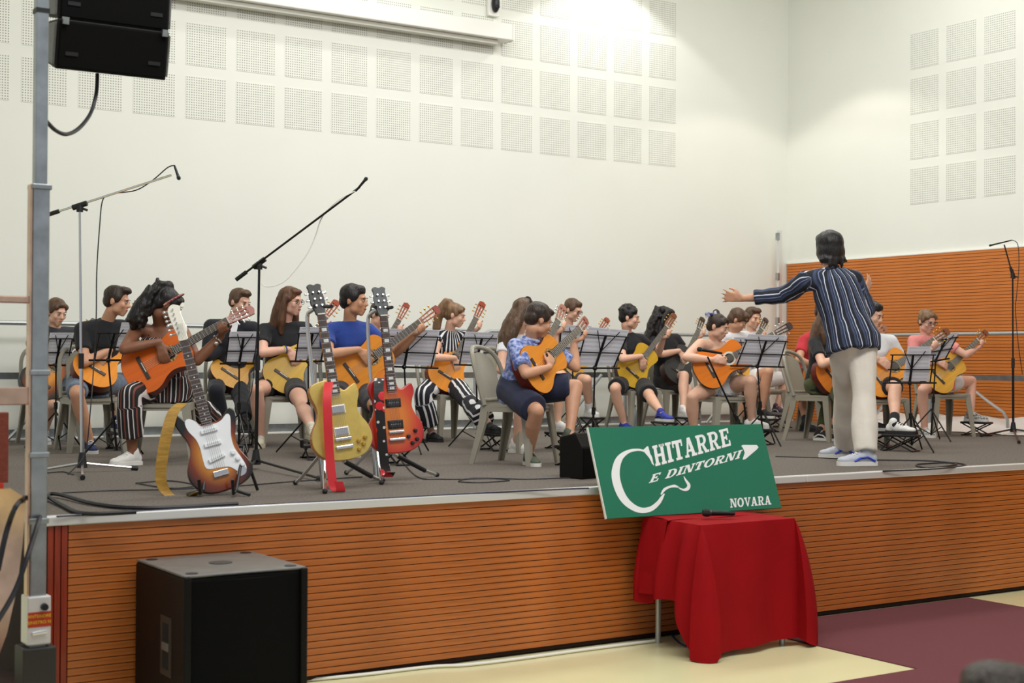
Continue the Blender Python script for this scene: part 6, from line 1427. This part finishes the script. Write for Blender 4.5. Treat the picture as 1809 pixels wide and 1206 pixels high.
# ------------------------------------------------------------------ music stands
def MS_(desk, foot, label, slabel, d=None, sheets=((.02, .98, .04, 1.06),), **k):
    b_ = onz(*foot); d = d or dep(b_); music_stand(desk, d, (b_.x, b_.y, HS), label, sheets, slabel, **k)
MS_([(76, 645), (122, 645), (130, 592), (86, 592)], (98, 792), 'music stand of the far left player', 'music sheet on the far left stand')
MS_([(164, 636), (218, 636), (230, 582), (176, 582)], (206, 806), 'music stand before the player in denim shorts', 'music sheet before the player in denim shorts', sheets=((.66, 1.0, .3, 1.2),))
MS_([(395, 642), (450, 642), (459, 590), (404, 590)], (422, 796), 'music stand before the player in the suit', 'music sheet before the player in the suit')
MS_([(519, 638), (570, 638), (578, 582), (528, 582)], (545, 800), 'music stand behind the gold guitar', 'music sheet behind the gold guitar')
MS_([(660, 646), (768, 650), (778, 588), (672, 586)], (722, 800), 'wide music stand right of the cherry guitar', 'sheet on the wide music stand', sheets=((.02, .5, .04, 1.08), (.52, .98, .04, 1.06)))
MS_([(808, 644), (872, 646), (886, 592), (820, 590)], (846, 790), 'music stand before the player in black and white stripes', 'music sheet left of the floral shirt player')
MS_([(1014, 650), (1088, 650), (1112, 588), (1034, 582)], (1046, 806), 'music stand rising behind the green sign', 'sheet above the green sign', sheets=((.02, .56, .04, 1.06), (.55, .98, .04, 1.05)))
MS_([(984, 640), (1040, 640), (1046, 580), (990, 578)], (1010, 772), 'music stand behind the floral shirt player headstock', 'music sheet behind the floral shirt player headstock', d=13.0)
MS_([(1296, 646), (1380, 648), (1392, 597), (1320, 594)], (1348, 786), 'music stand before the player with the hair bow', 'wide music sheet before the player with the hair bow')
MS_([(1286, 646), (1330, 647), (1340, 600), (1296, 599)], (1320, 772), 'music stand partly hidden behind the hair bow player stand', 'music sheet partly hidden behind the hair bow player stand', d=13.9)
MS_([(1566, 676), (1648, 676), (1652, 620), (1576, 620)], (1611, 797), 'music stand right of the conductor', 'music sheet right of the conductor', sheets=((.36, .92, .04, 1.12),))
MS_([(1634, 640), (1672, 634), (1694, 590), (1654, 597)], (1645, 778), 'music stand before the player in pink', 'music sheet before the player in pink')

# ------------------------------------------------------------------ water bottles by the back rail
BOT = mat('clear_bottle', (214, 222, 226), .12, trans=.55); CAPB = mat('blue_cap', (60, 90, 170), .5)
for (x, y, lab) in ((80, 752, 'left plastic water bottle on the floor behind the mast'), (118, 751, 'right plastic water bottle on the floor behind the mast'), (1121, 752, 'left water bottle behind the flower-stickered guitar player chair'), (1134, 752, 'right water bottle behind the flower-stickered guitar player chair')):
    q = onz(x, y); r = ray(x, y); q = CAMPOS+r*((6.22-CAMPOS.y)/r.y) if q.y > 6.22 else q
    t = thing('water_bottle', lab, 'bottle', (q.x, q.y, HS), 0, 'plastic water bottles')
    MB().lathe([(.03, 0), (.034, .01), (.034, .13), (.026, .17), (.013, .20), (.013, .215)], 14).build('bottle_body', BOT, t, smooth=True)
    MB().lathe([(.015, .213), (.015, .235), (.013, .237)], 12).build('cap', CAPB, t, smooth=True)
